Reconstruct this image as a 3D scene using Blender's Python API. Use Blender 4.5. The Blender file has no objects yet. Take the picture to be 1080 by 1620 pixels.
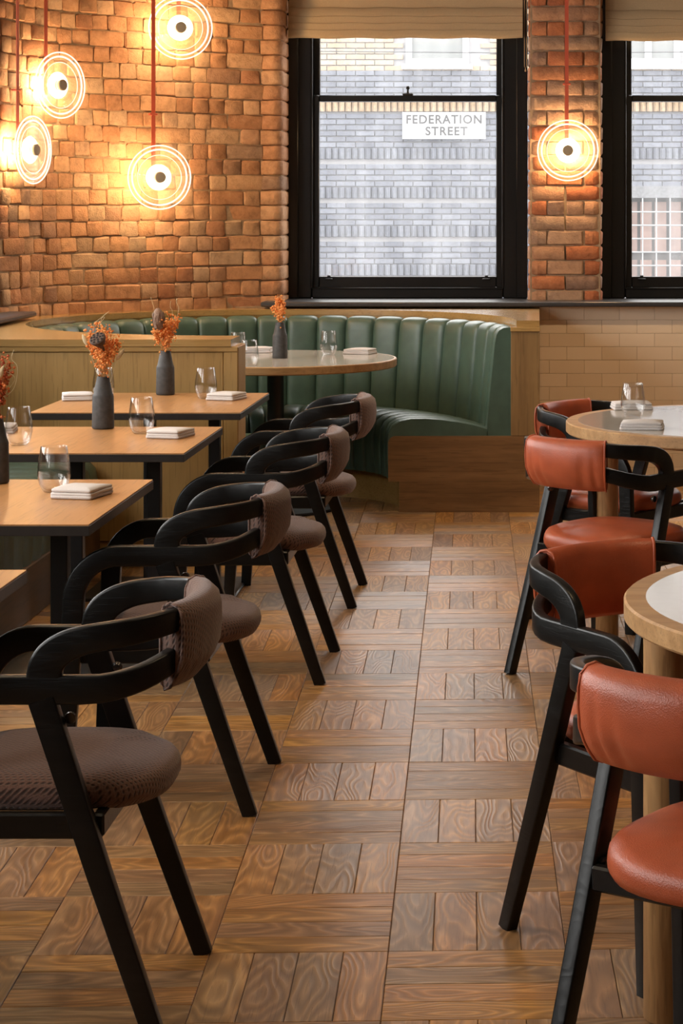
import bpy, bmesh, math, random
from mathutils import Vector, Matrix
R = math.radians
sc = bpy.context.scene

# ------------------------------------------------------------------ camera, sky, exposure
F, CX, CY, H = 3282.0, 850.0, 331.0, 1.5          # focal length and principal point in px of 1080x1620, eye height
cam = bpy.data.objects.new('camera', bpy.data.cameras.new('camera'))
sc.collection.objects.link(cam)
cam.location = (0, 0, H); cam.rotation_euler = (R(90), 0, 0)
cam.data.sensor_fit = 'VERTICAL'; cam.data.sensor_height = 36
cam.data.lens = F * 36 / 1620
cam.data.shift_x = -(CX - 540) / 1620; cam.data.shift_y = -(810 - CY) / 1620
cam.data.clip_end = 200
sc.camera = cam
world = bpy.data.worlds.new('sky'); sc.world = world; world.use_nodes = True
world.node_tree.nodes['Background'].inputs[0].default_value = (1.0, 0.97, 0.925, 1)
world.node_tree.nodes['Background'].inputs[1].default_value = 6.5
sc.view_settings.view_transform = 'Standard'; sc.view_settings.look = 'None'
sc.view_settings.gamma = 1; sc.view_settings.use_curve_mapping = False
sc.view_settings.exposure = 0.52
sc.cycles.use_denoising = True
sc.cycles.max_bounces = 8; sc.cycles.transparent_max_bounces = 24
sc.cycles.sample_clamp_indirect = 6.0
C = sc.collection

# ------------------------------------------------------------------ helpers
class MB:
    """collects verts and faces; build() links them as one mesh object"""
    def __init__(s): s.v = []; s.f = []; s.tone = []; s.pco = []
    def add(s, vs, fs, M=None, tone=None, pco=None):
        o = len(s.v)
        for q in vs: s.v.append(tuple(M @ Vector(q)) if M else tuple(q))
        if pco: s.pco += pco
        for q in fs: s.f.append(tuple(o + i for i in q))
        if tone is not None: s.tone += [tone] * len(fs)
        return s
    def box(s, x0, x1, y0, y1, z0, z1, b=0.0, M=None, **k):
        vs, fs = cbox(x1 - x0, y1 - y0, z1 - z0, b)
        T = Matrix.Translation(((x0 + x1) / 2, (y0 + y1) / 2, (z0 + z1) / 2))
        return s.add(vs, fs, (M @ T) if M else T, **k)
    def lathe(s, prof, n=32, M=None, cap=False):
        vs = []; fs = []
        for r, z in prof:
            for k in range(n): vs.append((r * math.cos(2 * math.pi * k / n), r * math.sin(2 * math.pi * k / n), z))
        for i in range(len(prof) - 1):
            for k in range(n):
                a = i * n + k; b = i * n + (k + 1) % n
                fs.append((a, b, b + n, a + n))
        if cap:
            fs.append(tuple(range(n - 1, -1, -1))); fs.append(tuple((len(prof) - 1) * n + k for k in range(n)))
        return s.add(vs, fs, M)
    def tube(s, pts, r, n=8, r1=None):
        pts = [Vector(p) for p in pts]; vs = []; fs = []
        up = Vector((0.13, 0.37, 0.92))
        for i, p in enumerate(pts):
            t = (pts[min(i + 1, len(pts) - 1)] - pts[max(i - 1, 0)]).normalized()
            a = t.cross(up)
            if a.length < 1e-3: a = t.cross(Vector((1, 0, 0)))
            a.normalize(); b = t.cross(a)
            rr = r if r1 is None else r + (r1 - r) * i / (len(pts) - 1)
            for k in range(n):
                c = 2 * math.pi * k / n
                vs.append(p + a * (rr * math.cos(c)) + b * (rr * math.sin(c)))
        for i in range(len(pts) - 1):
            for k in range(n):
                q = i * n + k; w = i * n + (k + 1) % n
                fs.append((q, w, w + n, q + n))
        fs.append(tuple(range(n - 1, -1, -1))); fs.append(tuple((len(pts) - 1) * n + k for k in range(n)))
        return s.add(vs, fs)
    def prism(s, poly, a0, a1, axis='z', M=None):
        """2-D polygon extruded along an axis (z: poly is x,y ; y: poly is x,z)"""
        n = len(poly); mk = (lambda p, a: (p[0], p[1], a)) if axis == 'z' else (lambda p, a: (p[0], a, p[1]))
        vs = [mk(p, a0) for p in poly] + [mk(p, a1) for p in poly]
        fs = [tuple(range(n - 1, -1, -1)), tuple(range(n, 2 * n))] + [(i, (i + 1) % n, n + (i + 1) % n, n + i) for i in range(n)]
        return s.add(vs, fs, M)
    def sweep(s, path, normals, prof, M=None):
        """closed profile (a along normal, b along normal x tangent) swept on a path; prof may be a function of the index"""
        path = [Vector(p) for p in path]; vs = []; fs = []; n = None
        for i, p in enumerate(path):
            t = (path[min(i + 1, len(path) - 1)] - path[max(i - 1, 0)]).normalized()
            nn = Vector(normals[i]); nn = (nn - t * nn.dot(t)).normalized(); b = t.cross(nn)
            pr = prof(i) if callable(prof) else prof
            n = len(pr)
            for u, w in pr: vs.append(p + nn * u + b * w)
        for i in range(len(path) - 1):
            for k in range(n):
                q = i * n + k; w = i * n + (k + 1) % n
                fs.append((q, w, w + n, q + n))
        fs.append(tuple(range(n - 1, -1, -1))); fs.append(tuple((len(path) - 1) * n + k for k in range(n)))
        return s.add(vs, fs, M)
    def mesh(s, name, mat, smooth=40):
        me = bpy.data.meshes.new(name); me.from_pydata(s.v, [], s.f)
        bm = bmesh.new(); bm.from_mesh(me); bmesh.ops.recalc_face_normals(bm, faces=bm.faces); bm.to_mesh(me); bm.free()
        if smooth:
            me.polygons.foreach_set('use_smooth', [True] * len(me.polygons)); me.set_sharp_from_angle(angle=R(smooth))
        if s.tone and len(s.tone) == len(me.polygons):
            a = me.attributes.new('tone', 'FLOAT', 'FACE'); a.data.foreach_set('value', s.tone)
        if s.pco and len(s.pco) == len(me.vertices):
            a = me.attributes.new('pco', 'FLOAT_VECTOR', 'POINT'); a.data.foreach_set('vector', [c for q in s.pco for c in q])
        if mat: me.materials.append(M_[mat])
        return me
    def build(s, name, mat, parent=None, smooth=40, kind=None):
        return link(name, s.mesh(name, mat, smooth), parent, kind)
def cbox(sx, sy, sz, b=0.0):
    """box centred on the origin, edges chamfered by b"""
    x, y, z = sx / 2, sy / 2, sz / 2
    if b <= 0:
        vs = [(i, j, k) for i in (-x, x) for j in (-y, y) for k in (-z, z)]
        return vs, [(0, 1, 3, 2), (4, 6, 7, 5), (0, 4, 5, 1), (2, 3, 7, 6), (0, 2, 6, 4), (1, 5, 7, 3)]
    b = min(b, x * .9, y * .9, z * .9)
    vs = []; ix = {}
    for i in (-1, 1):
        for j in (-1, 1):
            for k in (-1, 1):
                for ax in range(3):
                    p = [i * (x - b), j * (y - b), k * (z - b)]; p[ax] = (i * x, j * y, k * z)[ax]
                    ix[(i, j, k, ax)] = len(vs); vs.append(tuple(p))
    fs = []
    S = (-1, 1)
    for i in S:
        fs.append([ix[(i, -1, -1, 0)], ix[(i, 1, -1, 0)], ix[(i, 1, 1, 0)], ix[(i, -1, 1, 0)]])
        fs.append([ix[(-1, i, -1, 1)], ix[(1, i, -1, 1)], ix[(1, i, 1, 1)], ix[(-1, i, 1, 1)]])
        fs.append([ix[(-1, -1, i, 2)], ix[(1, -1, i, 2)], ix[(1, 1, i, 2)], ix[(-1, 1, i, 2)]])
    for i in S:
        for j in S:
            fs.append([ix[(i, j, -1, 0)], ix[(i, j, 1, 0)], ix[(i, j, 1, 1)], ix[(i, j, -1, 1)]])
            fs.append([ix[(i, -1, j, 0)], ix[(i, 1, j, 0)], ix[(i, 1, j, 2)], ix[(i, -1, j, 2)]])
            fs.append([ix[(-1, i, j, 1)], ix[(1, i, j, 1)], ix[(1, i, j, 2)], ix[(-1, i, j, 2)]])
            for k in S: fs.append([ix[(i, j, k, 0)], ix[(i, j, k, 1)], ix[(i, j, k, 2)]])
    return vs, fs
def link(name, data, parent=None, kind=None):
    o = bpy.data.objects.new(name, data); C.objects.link(o)
    if parent: o.parent = parent
    if kind: o['kind'] = kind
    return o
def tag(o, label, cat, group=None):
    o['label'] = label; o['category'] = cat
    if group: o['group'] = group
    return o
def thing(name, label, cat, loc=(0, 0, 0), rz=0.0, group=None):
    o = link(name, None); o.location = loc; o.rotation_euler = (0, 0, rz); o.empty_display_size = .1
    return tag(o, label, cat, group)
def copy_tree(o, parent=None):
    c = o.copy(); C.objects.link(c); c.parent = parent
    for ch in list(o.children): copy_tree(ch, c)
    return c
def rrect(w, h, r, n=3):
    """rounded rectangle profile"""
    out = []
    for cx, cy, a0 in ((w / 2 - r, h / 2 - r, 0), (-w / 2 + r, h / 2 - r, 90), (-w / 2 + r, -h / 2 + r, 180), (w / 2 - r, -h / 2 + r, 270)):
        for k in range(n + 1):
            a = R(a0 + 90 * k / n); out.append((cx + r * math.cos(a), cy + r * math.sin(a)))
    return out
def catmull(P, n=8):
    P = [Vector(p) for p in P]; out = []
    for i in range(len(P) - 1):
        a = P[max(i - 1, 0)]; b = P[i]; c = P[i + 1]; d = P[min(i + 2, len(P) - 1)]
        for k in range(n):
            t = k / n
            out.append(.5 * ((2 * b) + (c - a) * t + (2 * a - 5 * b + 4 * c - d) * t * t + (3 * b - a - 3 * c + d) * t ** 3))
    out.append(P[-1]); return out
def project(x, y, z): return CX + F * x / y, CY + F * (H - z) / y

# ------------------------------------------------------------------ materials
M_ = {}
def mat(name):
    m = bpy.data.materials.new(name); m.use_nodes = True; M_[name] = m
    nt = m.node_tree; b = nt.nodes['Principled BSDF']
    return m, nt, b
def N(nt, t, **k):
    n = nt.nodes.new(t)
    for a, v in k.items():
        if a in n.inputs: n.inputs[a].default_value = v
        else: setattr(n, a, v)
    return n
def L(nt, a, b): nt.links.new(a, b)
def ramp(nt, stops):
    r = nt.nodes.new('ShaderNodeValToRGB'); e = r.color_ramp.elements
    while len(e) < len(stops): e.new(.5)
    for q, (p, c) in zip(e, stops): q.position = p; q.color = (*c, 1)
    return r
def tone_node(nt):
    g = N(nt, 'ShaderNodeAttribute', attribute_name='tone', attribute_type='GEOMETRY')
    o = N(nt, 'ShaderNodeAttribute', attribute_name='tone', attribute_type='OBJECT')
    a = N(nt, 'ShaderNodeMath', operation='ADD'); L(nt, g.outputs['Fac'], a.inputs[0]); L(nt, o.outputs['Fac'], a.inputs[1])
    return a.outputs[0]
def math_(nt, op, a, b):
    n = N(nt, 'ShaderNodeMath', operation=op)
    for i, v in ((0, a), (1, b)):
        if isinstance(v, (int, float)): n.inputs[i].default_value = v
        else: L(nt, v, n.inputs[i])
    return n.outputs[0]
def mix(nt, f, a, b, blend='MIX'):
    n = nt.nodes.new('ShaderNodeMix'); n.data_type = 'RGBA'; n.blend_type = blend
    for i, v in ((0, f), (6, a), (7, b)):
        if isinstance(v, tuple): n.inputs[i].default_value = (*v, 1) if len(v) == 3 else v
        elif isinstance(v, (int, float)): n.inputs[i].default_value = v
        else: L(nt, v, n.inputs[i])
    return n.outputs[2]
def bump(nt, b, h, strength, dist=.002):
    n = N(nt, 'ShaderNodeBump', Strength=strength, Distance=dist); L(nt, h, n.inputs['Height']); L(nt, n.outputs[0], b.inputs['Normal'])
def plain(name, col, rough=.5, metal=0.0, noise=0.0, scale=40, bmp=0.0):
    m, nt, b = mat(name)
    b.inputs['Base Color'].default_value = (*col, 1); b.inputs['Roughness'].default_value = rough; b.inputs['Metallic'].default_value = metal
    if noise or bmp:
        tc = N(nt, 'ShaderNodeTexCoord'); n = N(nt, 'ShaderNodeTexNoise', Scale=scale, Detail=5.0); L(nt, tc.outputs['Object'], n.inputs['Vector'])
        if noise:
            r = ramp(nt, [(.25, tuple(c * (1 - noise) for c in col)), (.75, tuple(min(1, c * (1 + noise)) for c in col))])
            L(nt, n.outputs['Fac'], r.inputs[0]); L(nt, r.outputs[0], b.inputs['Base Color'])
        if bmp: bump(nt, b, n.outputs['Fac'], bmp)
    return m
def wood(name, dark, mid, light, axis=2, scale=1.0, rough=.42, coords='Object', ring=.5, bmp=.15, tonal=0.0, spec=.5, rings=13.0):
    """oak-like grain running along one local axis"""
    m, nt, b = mat(name)
    t = tone_node(nt)
    if coords == 'pco': src = N(nt, 'ShaderNodeAttribute', attribute_name='pco', attribute_type='GEOMETRY').outputs['Vector']
    else: src = N(nt, 'ShaderNodeTexCoord').outputs['Object']
    off = N(nt, 'ShaderNodeVectorMath', operation='SCALE'); off.inputs[0].default_value = (17.3, 9.1, 23.7); L(nt, t, off.inputs['Scale'])
    add = N(nt, 'ShaderNodeVectorMath', operation='ADD'); L(nt, src, add.inputs[0]); L(nt, off.outputs[0], add.inputs[1])
    s1 = [26 * scale] * 3; s1[axis] = 2.4 * scale
    mp = N(nt, 'ShaderNodeMapping'); mp.inputs['Scale'].default_value = s1; L(nt, add.outputs[0], mp.inputs['Vector'])
    s2 = [9 * scale] * 3; s2[axis] = 2.2 * scale
    mp2 = N(nt, 'ShaderNodeMapping'); mp2.inputs['Scale'].default_value = s2; L(nt, add.outputs[0], mp2.inputs['Vector'])
    n1 = N(nt, 'ShaderNodeTexNoise', Scale=1.0, Detail=6.0, Roughness=.65); L(nt, mp.outputs[0], n1.inputs['Vector'])
    n2 = N(nt, 'ShaderNodeTexNoise', Scale=1.0, Detail=1.5); L(nt, mp2.outputs[0], n2.inputs['Vector'])
    # growth rings: contour lines of the broad noise make the cathedral figure
    rg = math_(nt, 'PINGPONG', math_(nt, 'ADD', math_(nt, 'MULTIPLY', n2.outputs['Fac'], rings), math_(nt, 'MULTIPLY', n1.outputs['Fac'], .55)), .5)
    rg = math_(nt, 'POWER', math_(nt, 'MULTIPLY', rg, 2.0), 1.6)
    s3 = [220 * scale] * 3; s3[axis] = 9 * scale
    mp3 = N(nt, 'ShaderNodeMapping'); mp3.inputs['Scale'].default_value = s3; L(nt, add.outputs[0], mp3.inputs['Vector'])
    n3 = N(nt, 'ShaderNodeTexNoise', Scale=1.0, Detail=2.0); L(nt, mp3.outputs[0], n3.inputs['Vector'])
    r = ramp(nt, [(.28, dark), (.5, mid), (.72, light)]); L(nt, n1.outputs['Fac'], r.inputs[0])
    col = mix(nt, math_(nt, 'MULTIPLY', math_(nt, 'SUBTRACT', 1.0, rg), ring), r.outputs[0], tuple(c * .5 for c in dark))
    pore = math_(nt, 'MULTIPLY', math_(nt, 'LESS_THAN', n3.outputs['Fac'], .40), .35)
    col = mix(nt, pore, col, tuple(c * .55 for c in dark))
    if tonal:
        rr = N(nt, 'ShaderNodeTexWhiteNoise'); rr.noise_dimensions = '1D'; L(nt, math_(nt, 'MULTIPLY', t, 91.7), rr.inputs['W'])
        k = N(nt, 'ShaderNodeHueSaturation'); L(nt, col, k.inputs['Color'])
        L(nt, math_(nt, 'ADD', math_(nt, 'MULTIPLY', rr.outputs['Value'], tonal), 1 - tonal / 2), k.inputs['Value'])
        sp = N(nt, 'ShaderNodeSeparateColor'); L(nt, rr.outputs['Color'], sp.inputs[0])
        L(nt, math_(nt, 'ADD', math_(nt, 'MULTIPLY', sp.outputs[0], .24), .92), k.inputs['Saturation'])
        L(nt, math_(nt, 'ADD', math_(nt, 'MULTIPLY', sp.outputs[1], .010), .494), k.inputs['Hue'])
        col = k.outputs[0]
    L(nt, col, b.inputs['Base Color'])
    b.inputs['Roughness'].default_value = rough; b.inputs['Specular IOR Level'].default_value = spec
    h = math_(nt, 'SUBTRACT', math_(nt, 'MULTIPLY', rg, ring), math_(nt, 'MULTIPLY', pore, 1.6))
    bump(nt, b, h, bmp, .0015)
    return m
def brick_mat(name, stops, dust=.25):
    m, nt, b = mat(name)
    t = tone_node(nt); tc = N(nt, 'ShaderNodeTexCoord')
    w = N(nt, 'ShaderNodeTexWhiteNoise'); w.noise_dimensions = '1D'; L(nt, math_(nt, 'MULTIPLY', t, 57.3), w.inputs['W'])
    r = ramp(nt, stops); L(nt, w.outputs['Value'], r.inputs[0])
    off = N(nt, 'ShaderNodeVectorMath', operation='SCALE'); off.inputs[0].default_value = (7.3, 19.1, 3.7); L(nt, t, off.inputs['Scale'])
    add = N(nt, 'ShaderNodeVectorMath', operation='ADD'); L(nt, tc.outputs['Object'], add.inputs[0]); L(nt, off.outputs[0], add.inputs[1])
    n1 = N(nt, 'ShaderNodeTexNoise', Scale=22.0, Detail=6.0, Roughness=.7); L(nt, add.outputs[0], n1.inputs['Vector'])
    n2 = N(nt, 'ShaderNodeTexNoise', Scale=110.0, Detail=4.0); L(nt, add.outputs[0], n2.inputs['Vector'])
    d = ramp(nt, [(.28, (.62, .58, .55)), (.5, (1, 1, 1)), (.75, (1.18, 1.15, 1.1))]); L(nt, n1.outputs['Fac'], d.inputs[0])
    col = mix(nt, 1.0, r.outputs[0], d.outputs[0], 'MULTIPLY')
    pat = ramp(nt, [(.55, (0, 0, 0)), (.75, (1, 1, 1))]); L(nt, n1.outputs['Fac'], pat.inputs[0])
    col = mix(nt, math_(nt, 'MULTIPLY', pat.outputs[0], dust), col, (.55, .40, .26))
    L(nt, col, b.inputs['Base Color']); b.inputs['Roughness'].default_value = .85
    h = math_(nt, 'ADD', n1.outputs['Fac'], math_(nt, 'MULTIPLY', n2.outputs['Fac'], .35))
    bump(nt, b, h, .9, .008)
    return m
def clear_glass(name, tint=(1, 1, 1), blend=4.0, amount=.9, rough=.0, base=.03, veil=0.0):
    """thin clear sheet: see-through, mirror-like towards grazing angles"""
    m, nt, b = mat(name); nt.nodes.remove(b)
    tr = N(nt, 'ShaderNodeBsdfTransparent'); tr.inputs[0].default_value = (*tint, 1)
    gl = N(nt, 'ShaderNodeBsdfGlossy', Roughness=rough)
    lw = N(nt, 'ShaderNodeLayerWeight', Blend=.5)
    f = math_(nt, 'ADD', math_(nt, 'MULTIPLY', math_(nt, 'POWER', lw.outputs['Facing'], blend), amount), base)
    ms = N(nt, 'ShaderNodeMixShader'); L(nt, f, ms.inputs[0]); L(nt, tr.outputs[0], ms.inputs[1]); L(nt, gl.outputs[0], ms.inputs[2])
    out = ms.outputs[0]
    if veil:                                        # dusty film; its pale veil also puts the view's haze into the glass
        tl = N(nt, 'ShaderNodeBsdfTranslucent'); tl.inputs[0].default_value = (.9, .92, .95, 1)
        tc = N(nt, 'ShaderNodeTexCoord'); mp = N(nt, 'ShaderNodeMapping'); mp.inputs['Scale'].default_value = (5, 1, .8); L(nt, tc.outputs['Object'], mp.inputs['Vector'])
        n = N(nt, 'ShaderNodeTexNoise', Scale=2.0, Detail=4.0); L(nt, mp.outputs[0], n.inputs['Vector'])
        r = ramp(nt, [(.35, (.7 * veil,) * 3), (.7, (1.5 * veil,) * 3)]); L(nt, n.outputs['Fac'], r.inputs[0])
        m2 = N(nt, 'ShaderNodeMixShader'); L(nt, r.outputs[0], m2.inputs[0]); L(nt, out, m2.inputs[1]); L(nt, tl.outputs[0], m2.inputs[2]); out = m2.outputs[0]
    L(nt, out, nt.nodes['Material Output'].inputs[0])
    return m
def glow(name, col, s):
    m, nt, b = mat(name); nt.nodes.remove(b)
    e = N(nt, 'ShaderNodeEmission', Strength=s); e.inputs[0].default_value = (*col, 1); L(nt, e.outputs[0], nt.nodes['Material Output'].inputs[0])
    return m

wood('parquet', (.265, .132, .053), (.445, .245, .108), (.550, .330, .160), axis=0, scale=1.0, rough=.33, coords='pco', ring=.62, bmp=.40, tonal=.46, rings=17.0)
wood('booth_oak', (.335, .192, .058), (.405, .240, .078), (.455, .278, .097), axis=2, scale=.55, rough=.45, ring=.05, bmp=.05)
wood('booth_oak_flat', (.335, .192, .058), (.405, .240, .078), (.455, .278, .097), axis=0, scale=.55, rough=.27, ring=.05, bmp=.04)
M_['booth_oak_flat'].node_tree.nodes['Principled BSDF'].inputs['Coat Weight'].default_value = .7
M_['booth_oak_flat'].node_tree.nodes['Principled BSDF'].inputs['Coat Roughness'].default_value = .22
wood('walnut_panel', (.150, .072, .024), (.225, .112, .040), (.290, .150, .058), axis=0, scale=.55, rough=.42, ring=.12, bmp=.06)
wood('bench_wood', (.062, .032, .014), (.095, .050, .021), (.125, .068, .029), axis=1, scale=.55, rough=.45, ring=.1, bmp=.06)
wood('table_oak', (.36, .170, .058), (.43, .210, .076), (.48, .245, .095), axis=1, scale=.6, rough=.34, ring=.10, bmp=.04)
wood('round_oak', (.350, .185, .070), (.470, .265, .110), (.550, .330, .150), axis=0, scale=.8, rough=.42, ring=.16, bmp=.10)
wood('leg_oak', (.310, .150, .052), (.450, .245, .098), (.530, .320, .140), axis=2, scale=1.0, rough=.45, ring=.22, bmp=.2)
wood('black_ash', (.0040, .0037, .0034), (.0060, .0056, .0052), (.0085, .0080, .0075), axis=1, scale=1.2, rough=.33, ring=.3, bmp=.25, spec=.36)
wood('booth_oak_shaded', (.185, .100, .034), (.245, .138, .050), (.290, .170, .064), axis=2, scale=.55, rough=.42, ring=.06, bmp=.05)  # booth oak darkened: the shade on the end post is in its colour
plain('black_edge', (.022, .016, .013), .38, noise=.2)
plain('black_metal', (.012, .012, .013), .38, noise=.2)
plain('window_black', (.0075, .0065, .0060), .30, noise=.15, scale=8)
plain('stone_black', (.030, .030, .033), .34, noise=.3, scale=60)
M_['stone_black'].node_tree.nodes['Principled BSDF'].inputs['Specular IOR Level'].default_value = .9
plain('stone_slate', (.050, .050, .062), .30, noise=.25, scale=40)
plain('brass', (.36, .27, .17), .6)
plain('bolt_metal', (.10, .09, .085), .25, .9)
plain('white_top', (.50, .45, .39), .10, noise=.02)
plain('napkin_cloth', (.64, .60, .585), .9, noise=.05, scale=300, bmp=.3)
plain('vase_grey', (.058, .053, .050), .62, noise=.35, scale=60, bmp=.25)
plain('mortar', (.30, .195, .115), .95, noise=.35, scale=30, bmp=.8)
plain('grout', (.50, .385, .27), .9)
plain('plaster', (.26, .22, .18), .9, noise=.05)
plain('plaster_dark', (.16, .12, .085), .9, noise=.05)
plain('strap_red', (.55, .085, .035), .6)
plain('blind_fabric', (.47, .325, .180), .95, noise=.10, scale=260, bmp=.35)
plain('asphalt', (.22, .22, .23), .9, noise=.2)
plain('sign_white', (.24, .24, .24), .35)
plain('sign_black', (.012, .012, .014), .5)
plain('white_paint', (.50, .50, .50), .5)
plain('grey_glass', (.085, .09, .09), .6)
plain('lintel_stone', (.085, .086, .092), .9, noise=.3, scale=30)
plain('rust_panel', (.16, .105, .09), .8, noise=.25, scale=5)
plain('steel_mesh', (.16, .165, .17), .5)
plain('dark_gap', (.055, .05, .05), .8)
plain('stem_straw', (.50, .26, .09), .8)
plain('straw_pale', (.62, .50, .30), .8)
plain('pod_brown', (.085, .045, .028), .7, noise=.4, scale=120, bmp=.5)
plain('pod_hole', (.012, .008, .006), .9)
plain('bulb_mauve', (.25, .15, .10), .75, noise=.35, scale=160, bmp=.6)
def island_mat(name, a, b_):
    m, nt, b = mat(name); g = N(nt, 'ShaderNodeNewGeometry'); r = ramp(nt, [(0, a), (1, b_)]); L(nt, g.outputs['Random Per Island'], r.inputs[0])
    L(nt, r.outputs[0], b.inputs['Base Color']); b.inputs['Roughness'].default_value = .8
island_mat('floret_orange', (.72, .20, .035), (.95, .46, .14))
island_mat('floret_red', (.36, .055, .02), (.66, .20, .05))
brick_mat('brick_warm', [(0, (.37, .170, .078)), (.25, (.43, .205, .095)), (.5, (.46, .235, .115)), (.72, (.48, .275, .145)), (.86, (.44, .28, .165)), (.95, (.39, .165, .075)), (1, (.28, .175, .11))], .30)
brick_mat('brick_pier', [(0, (.33, .095, .035)), (.35, (.43, .145, .055)), (.6, (.40, .19, .095)), (.85, (.36, .215, .13)), (1, (.24, .13, .085))], .22)
brick_mat('brick_blue', [(0, (.055, .060, .077)), (.5, (.070, .076, .095)), (1, (.090, .097, .118))], .0)
brick_mat('brick_cream', [(0, (.19, .135, .085)), (.5, (.215, .158, .104)), (1, (.24, .185, .132))], .0)
plain('pointing_pale', (.17, .168, .175), .9)
def tile_mat():
    m, nt, b = mat('tile_cream'); t = tone_node(nt)
    w = N(nt, 'ShaderNodeTexWhiteNoise'); w.noise_dimensions = '1D'; L(nt, math_(nt, 'MULTIPLY', t, 37.7), w.inputs['W'])
    r = ramp(nt, [(0, (.76, .60, .43)), (1, (.84, .68, .51))]); L(nt, w.outputs['Value'], r.inputs[0]); L(nt, r.outputs[0], b.inputs['Base Color'])
    b.inputs['Roughness'].default_value = .28
    tc = N(nt, 'ShaderNodeTexCoord'); n = N(nt, 'ShaderNodeTexNoise', Scale=9.0); L(nt, tc.outputs['Object'], n.inputs['Vector']); bump(nt, b, n.outputs['Fac'], .15, .004)
tile_mat()
def far_brick(name, c1, c2, cm):
    m, nt, b = mat(name); tc = N(nt, 'ShaderNodeTexCoord'); mp = N(nt, 'ShaderNodeMapping'); mp.inputs['Rotation'].default_value = (R(90), 0, 0)
    L(nt, tc.outputs['Object'], mp.inputs['Vector'])
    k = N(nt, 'ShaderNodeTexBrick', Scale=1.0); k.inputs['Brick Width'].default_value = .24; k.inputs['Row Height'].default_value = .075; k.inputs['Mortar Size'].default_value = .008
    for i, c in enumerate((c1, c2, cm)): k.inputs[1 + i].default_value = (*c, 1)
    L(nt, mp.outputs[0], k.inputs['Vector']); L(nt, k.outputs['Color'], b.inputs['Base Color']); b.inputs['Roughness'].default_value = .9
far_brick('wall_brick_plain', (.40, .18, .08), (.46, .27, .14), (.2, .13, .08))
far_brick('facade_plain', (.23, .24, .27), (.30, .31, .34), (.55, .53, .5))
def leather(name, col, rough, sc_, strength, dist):
    m, nt, b = mat(name); tc = N(nt, 'ShaderNodeTexCoord')
    v = N(nt, 'ShaderNodeTexVoronoi', Scale=sc_); L(nt, tc.outputs['Object'], v.inputs['Vector'])
    n = N(nt, 'ShaderNodeTexNoise', Scale=14.0, Detail=3.0); L(nt, tc.outputs['Object'], n.inputs['Vector'])
    r = ramp(nt, [(.3, tuple(c * .85 for c in col)), (.7, tuple(min(1, c * 1.12) for c in col))]); L(nt, n.outputs['Fac'], r.inputs[0]); L(nt, r.outputs[0], b.inputs['Base Color'])
    b.inputs['Roughness'].default_value = rough
    bump(nt, b, math_(nt, 'ADD', v.outputs['Distance'], math_(nt, 'MULTIPLY', n.outputs['Fac'], .5)), strength, dist)
leather('leather_red', (.43, .090, .034), .36, 420.0, .25, .0015)
leather('leather_green', (.060, .104, .076), .40, 300.0, .15, .0012)
def weave():
    # brown cloth with rows of short dark stitched dashes
    m, nt, b = mat('fabric_brown'); tc = N(nt, 'ShaderNodeTexCoord')
    sx_ = N(nt, 'ShaderNodeSeparateXYZ'); L(nt, tc.outputs['Object'], sx_.inputs[0])
    pu, pv = .0125, .0068
    u = math_(nt, 'DIVIDE', math_(nt, 'ADD', sx_.outputs[1], sx_.outputs[2]), pu); v = math_(nt, 'DIVIDE', sx_.outputs[0], pv)
    row = math_(nt, 'FLOOR', v, 0); fv = math_(nt, 'SUBTRACT', math_(nt, 'FRACT', v, 0), .5)
    fu = math_(nt, 'SUBTRACT', math_(nt, 'FRACT', math_(nt, 'ADD', u, math_(nt, 'MULTIPLY', row, .5)), 0), .5)
    a = math_(nt, 'POWER', math_(nt, 'ABSOLUTE', math_(nt, 'MULTIPLY', fu, pu / .0042), 0), 2.0); c = math_(nt, 'POWER', math_(nt, 'ABSOLUTE', math_(nt, 'MULTIPLY', fv, pv / .0016), 0), 2.0)
    d = math_(nt, 'MINIMUM', math_(nt, 'ADD', a, c), 1.6); d = math_(nt, 'DIVIDE', d, 1.6)
    n = N(nt, 'ShaderNodeTexNoise', Scale=260.0, Detail=3.0); L(nt, tc.outputs['Object'], n.inputs['Vector'])
    r = ramp(nt, [(.3, (.120, .060, .043)), (.7, (.185, .098, .071))]); L(nt, n.outputs['Fac'], r.inputs[0])
    L(nt, mix(nt, d, (.030, .014, .010), r.outputs[0]), b.inputs['Base Color'])
    b.inputs['Roughness'].default_value = .92; b.inputs['Sheen Weight'].default_value = .25
    bump(nt, b, math_(nt, 'ADD', d, math_(nt, 'MULTIPLY', n.outputs['Fac'], .6)), .7, .002)
weave()
clear_glass('pane_glass', (.97, .98, .99), 5.0, .9, 0.0, .03, .045)
clear_glass('drink_glass', (.98, .98, .98), 2.2, .75, 0.0, .05)
def lamp_glass():
    m, nt, b = mat('lamp_glass'); nt.nodes.remove(b)
    tr = N(nt, 'ShaderNodeBsdfTransparent'); tr.inputs[0].default_value = (1, .97, .92, 1)
    gl = N(nt, 'ShaderNodeBsdfGlossy', Roughness=.12); tl = N(nt, 'ShaderNodeBsdfTranslucent'); tl.inputs[0].default_value = (1, .9, .75, 1)
    lw = N(nt, 'ShaderNodeLayerWeight', Blend=.35)
    a = N(nt, 'ShaderNodeMixShader'); L(nt, math_(nt, 'ADD', math_(nt, 'MULTIPLY', math_(nt, 'POWER', lw.outputs['Facing'], 3.0), .6), .04), a.inputs[0]); L(nt, tr.outputs[0], a.inputs[1]); L(nt, gl.outputs[0], a.inputs[2])
    c = N(nt, 'ShaderNodeMixShader'); c.inputs[0].default_value = .03; L(nt, a.outputs[0], c.inputs[1]); L(nt, tl.outputs[0], c.inputs[2])
    L(nt, c.outputs[0], nt.nodes['Material Output'].inputs[0])
lamp_glass()
glow('lamp_led', (1.0, .82, .54), 11.0)
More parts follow.
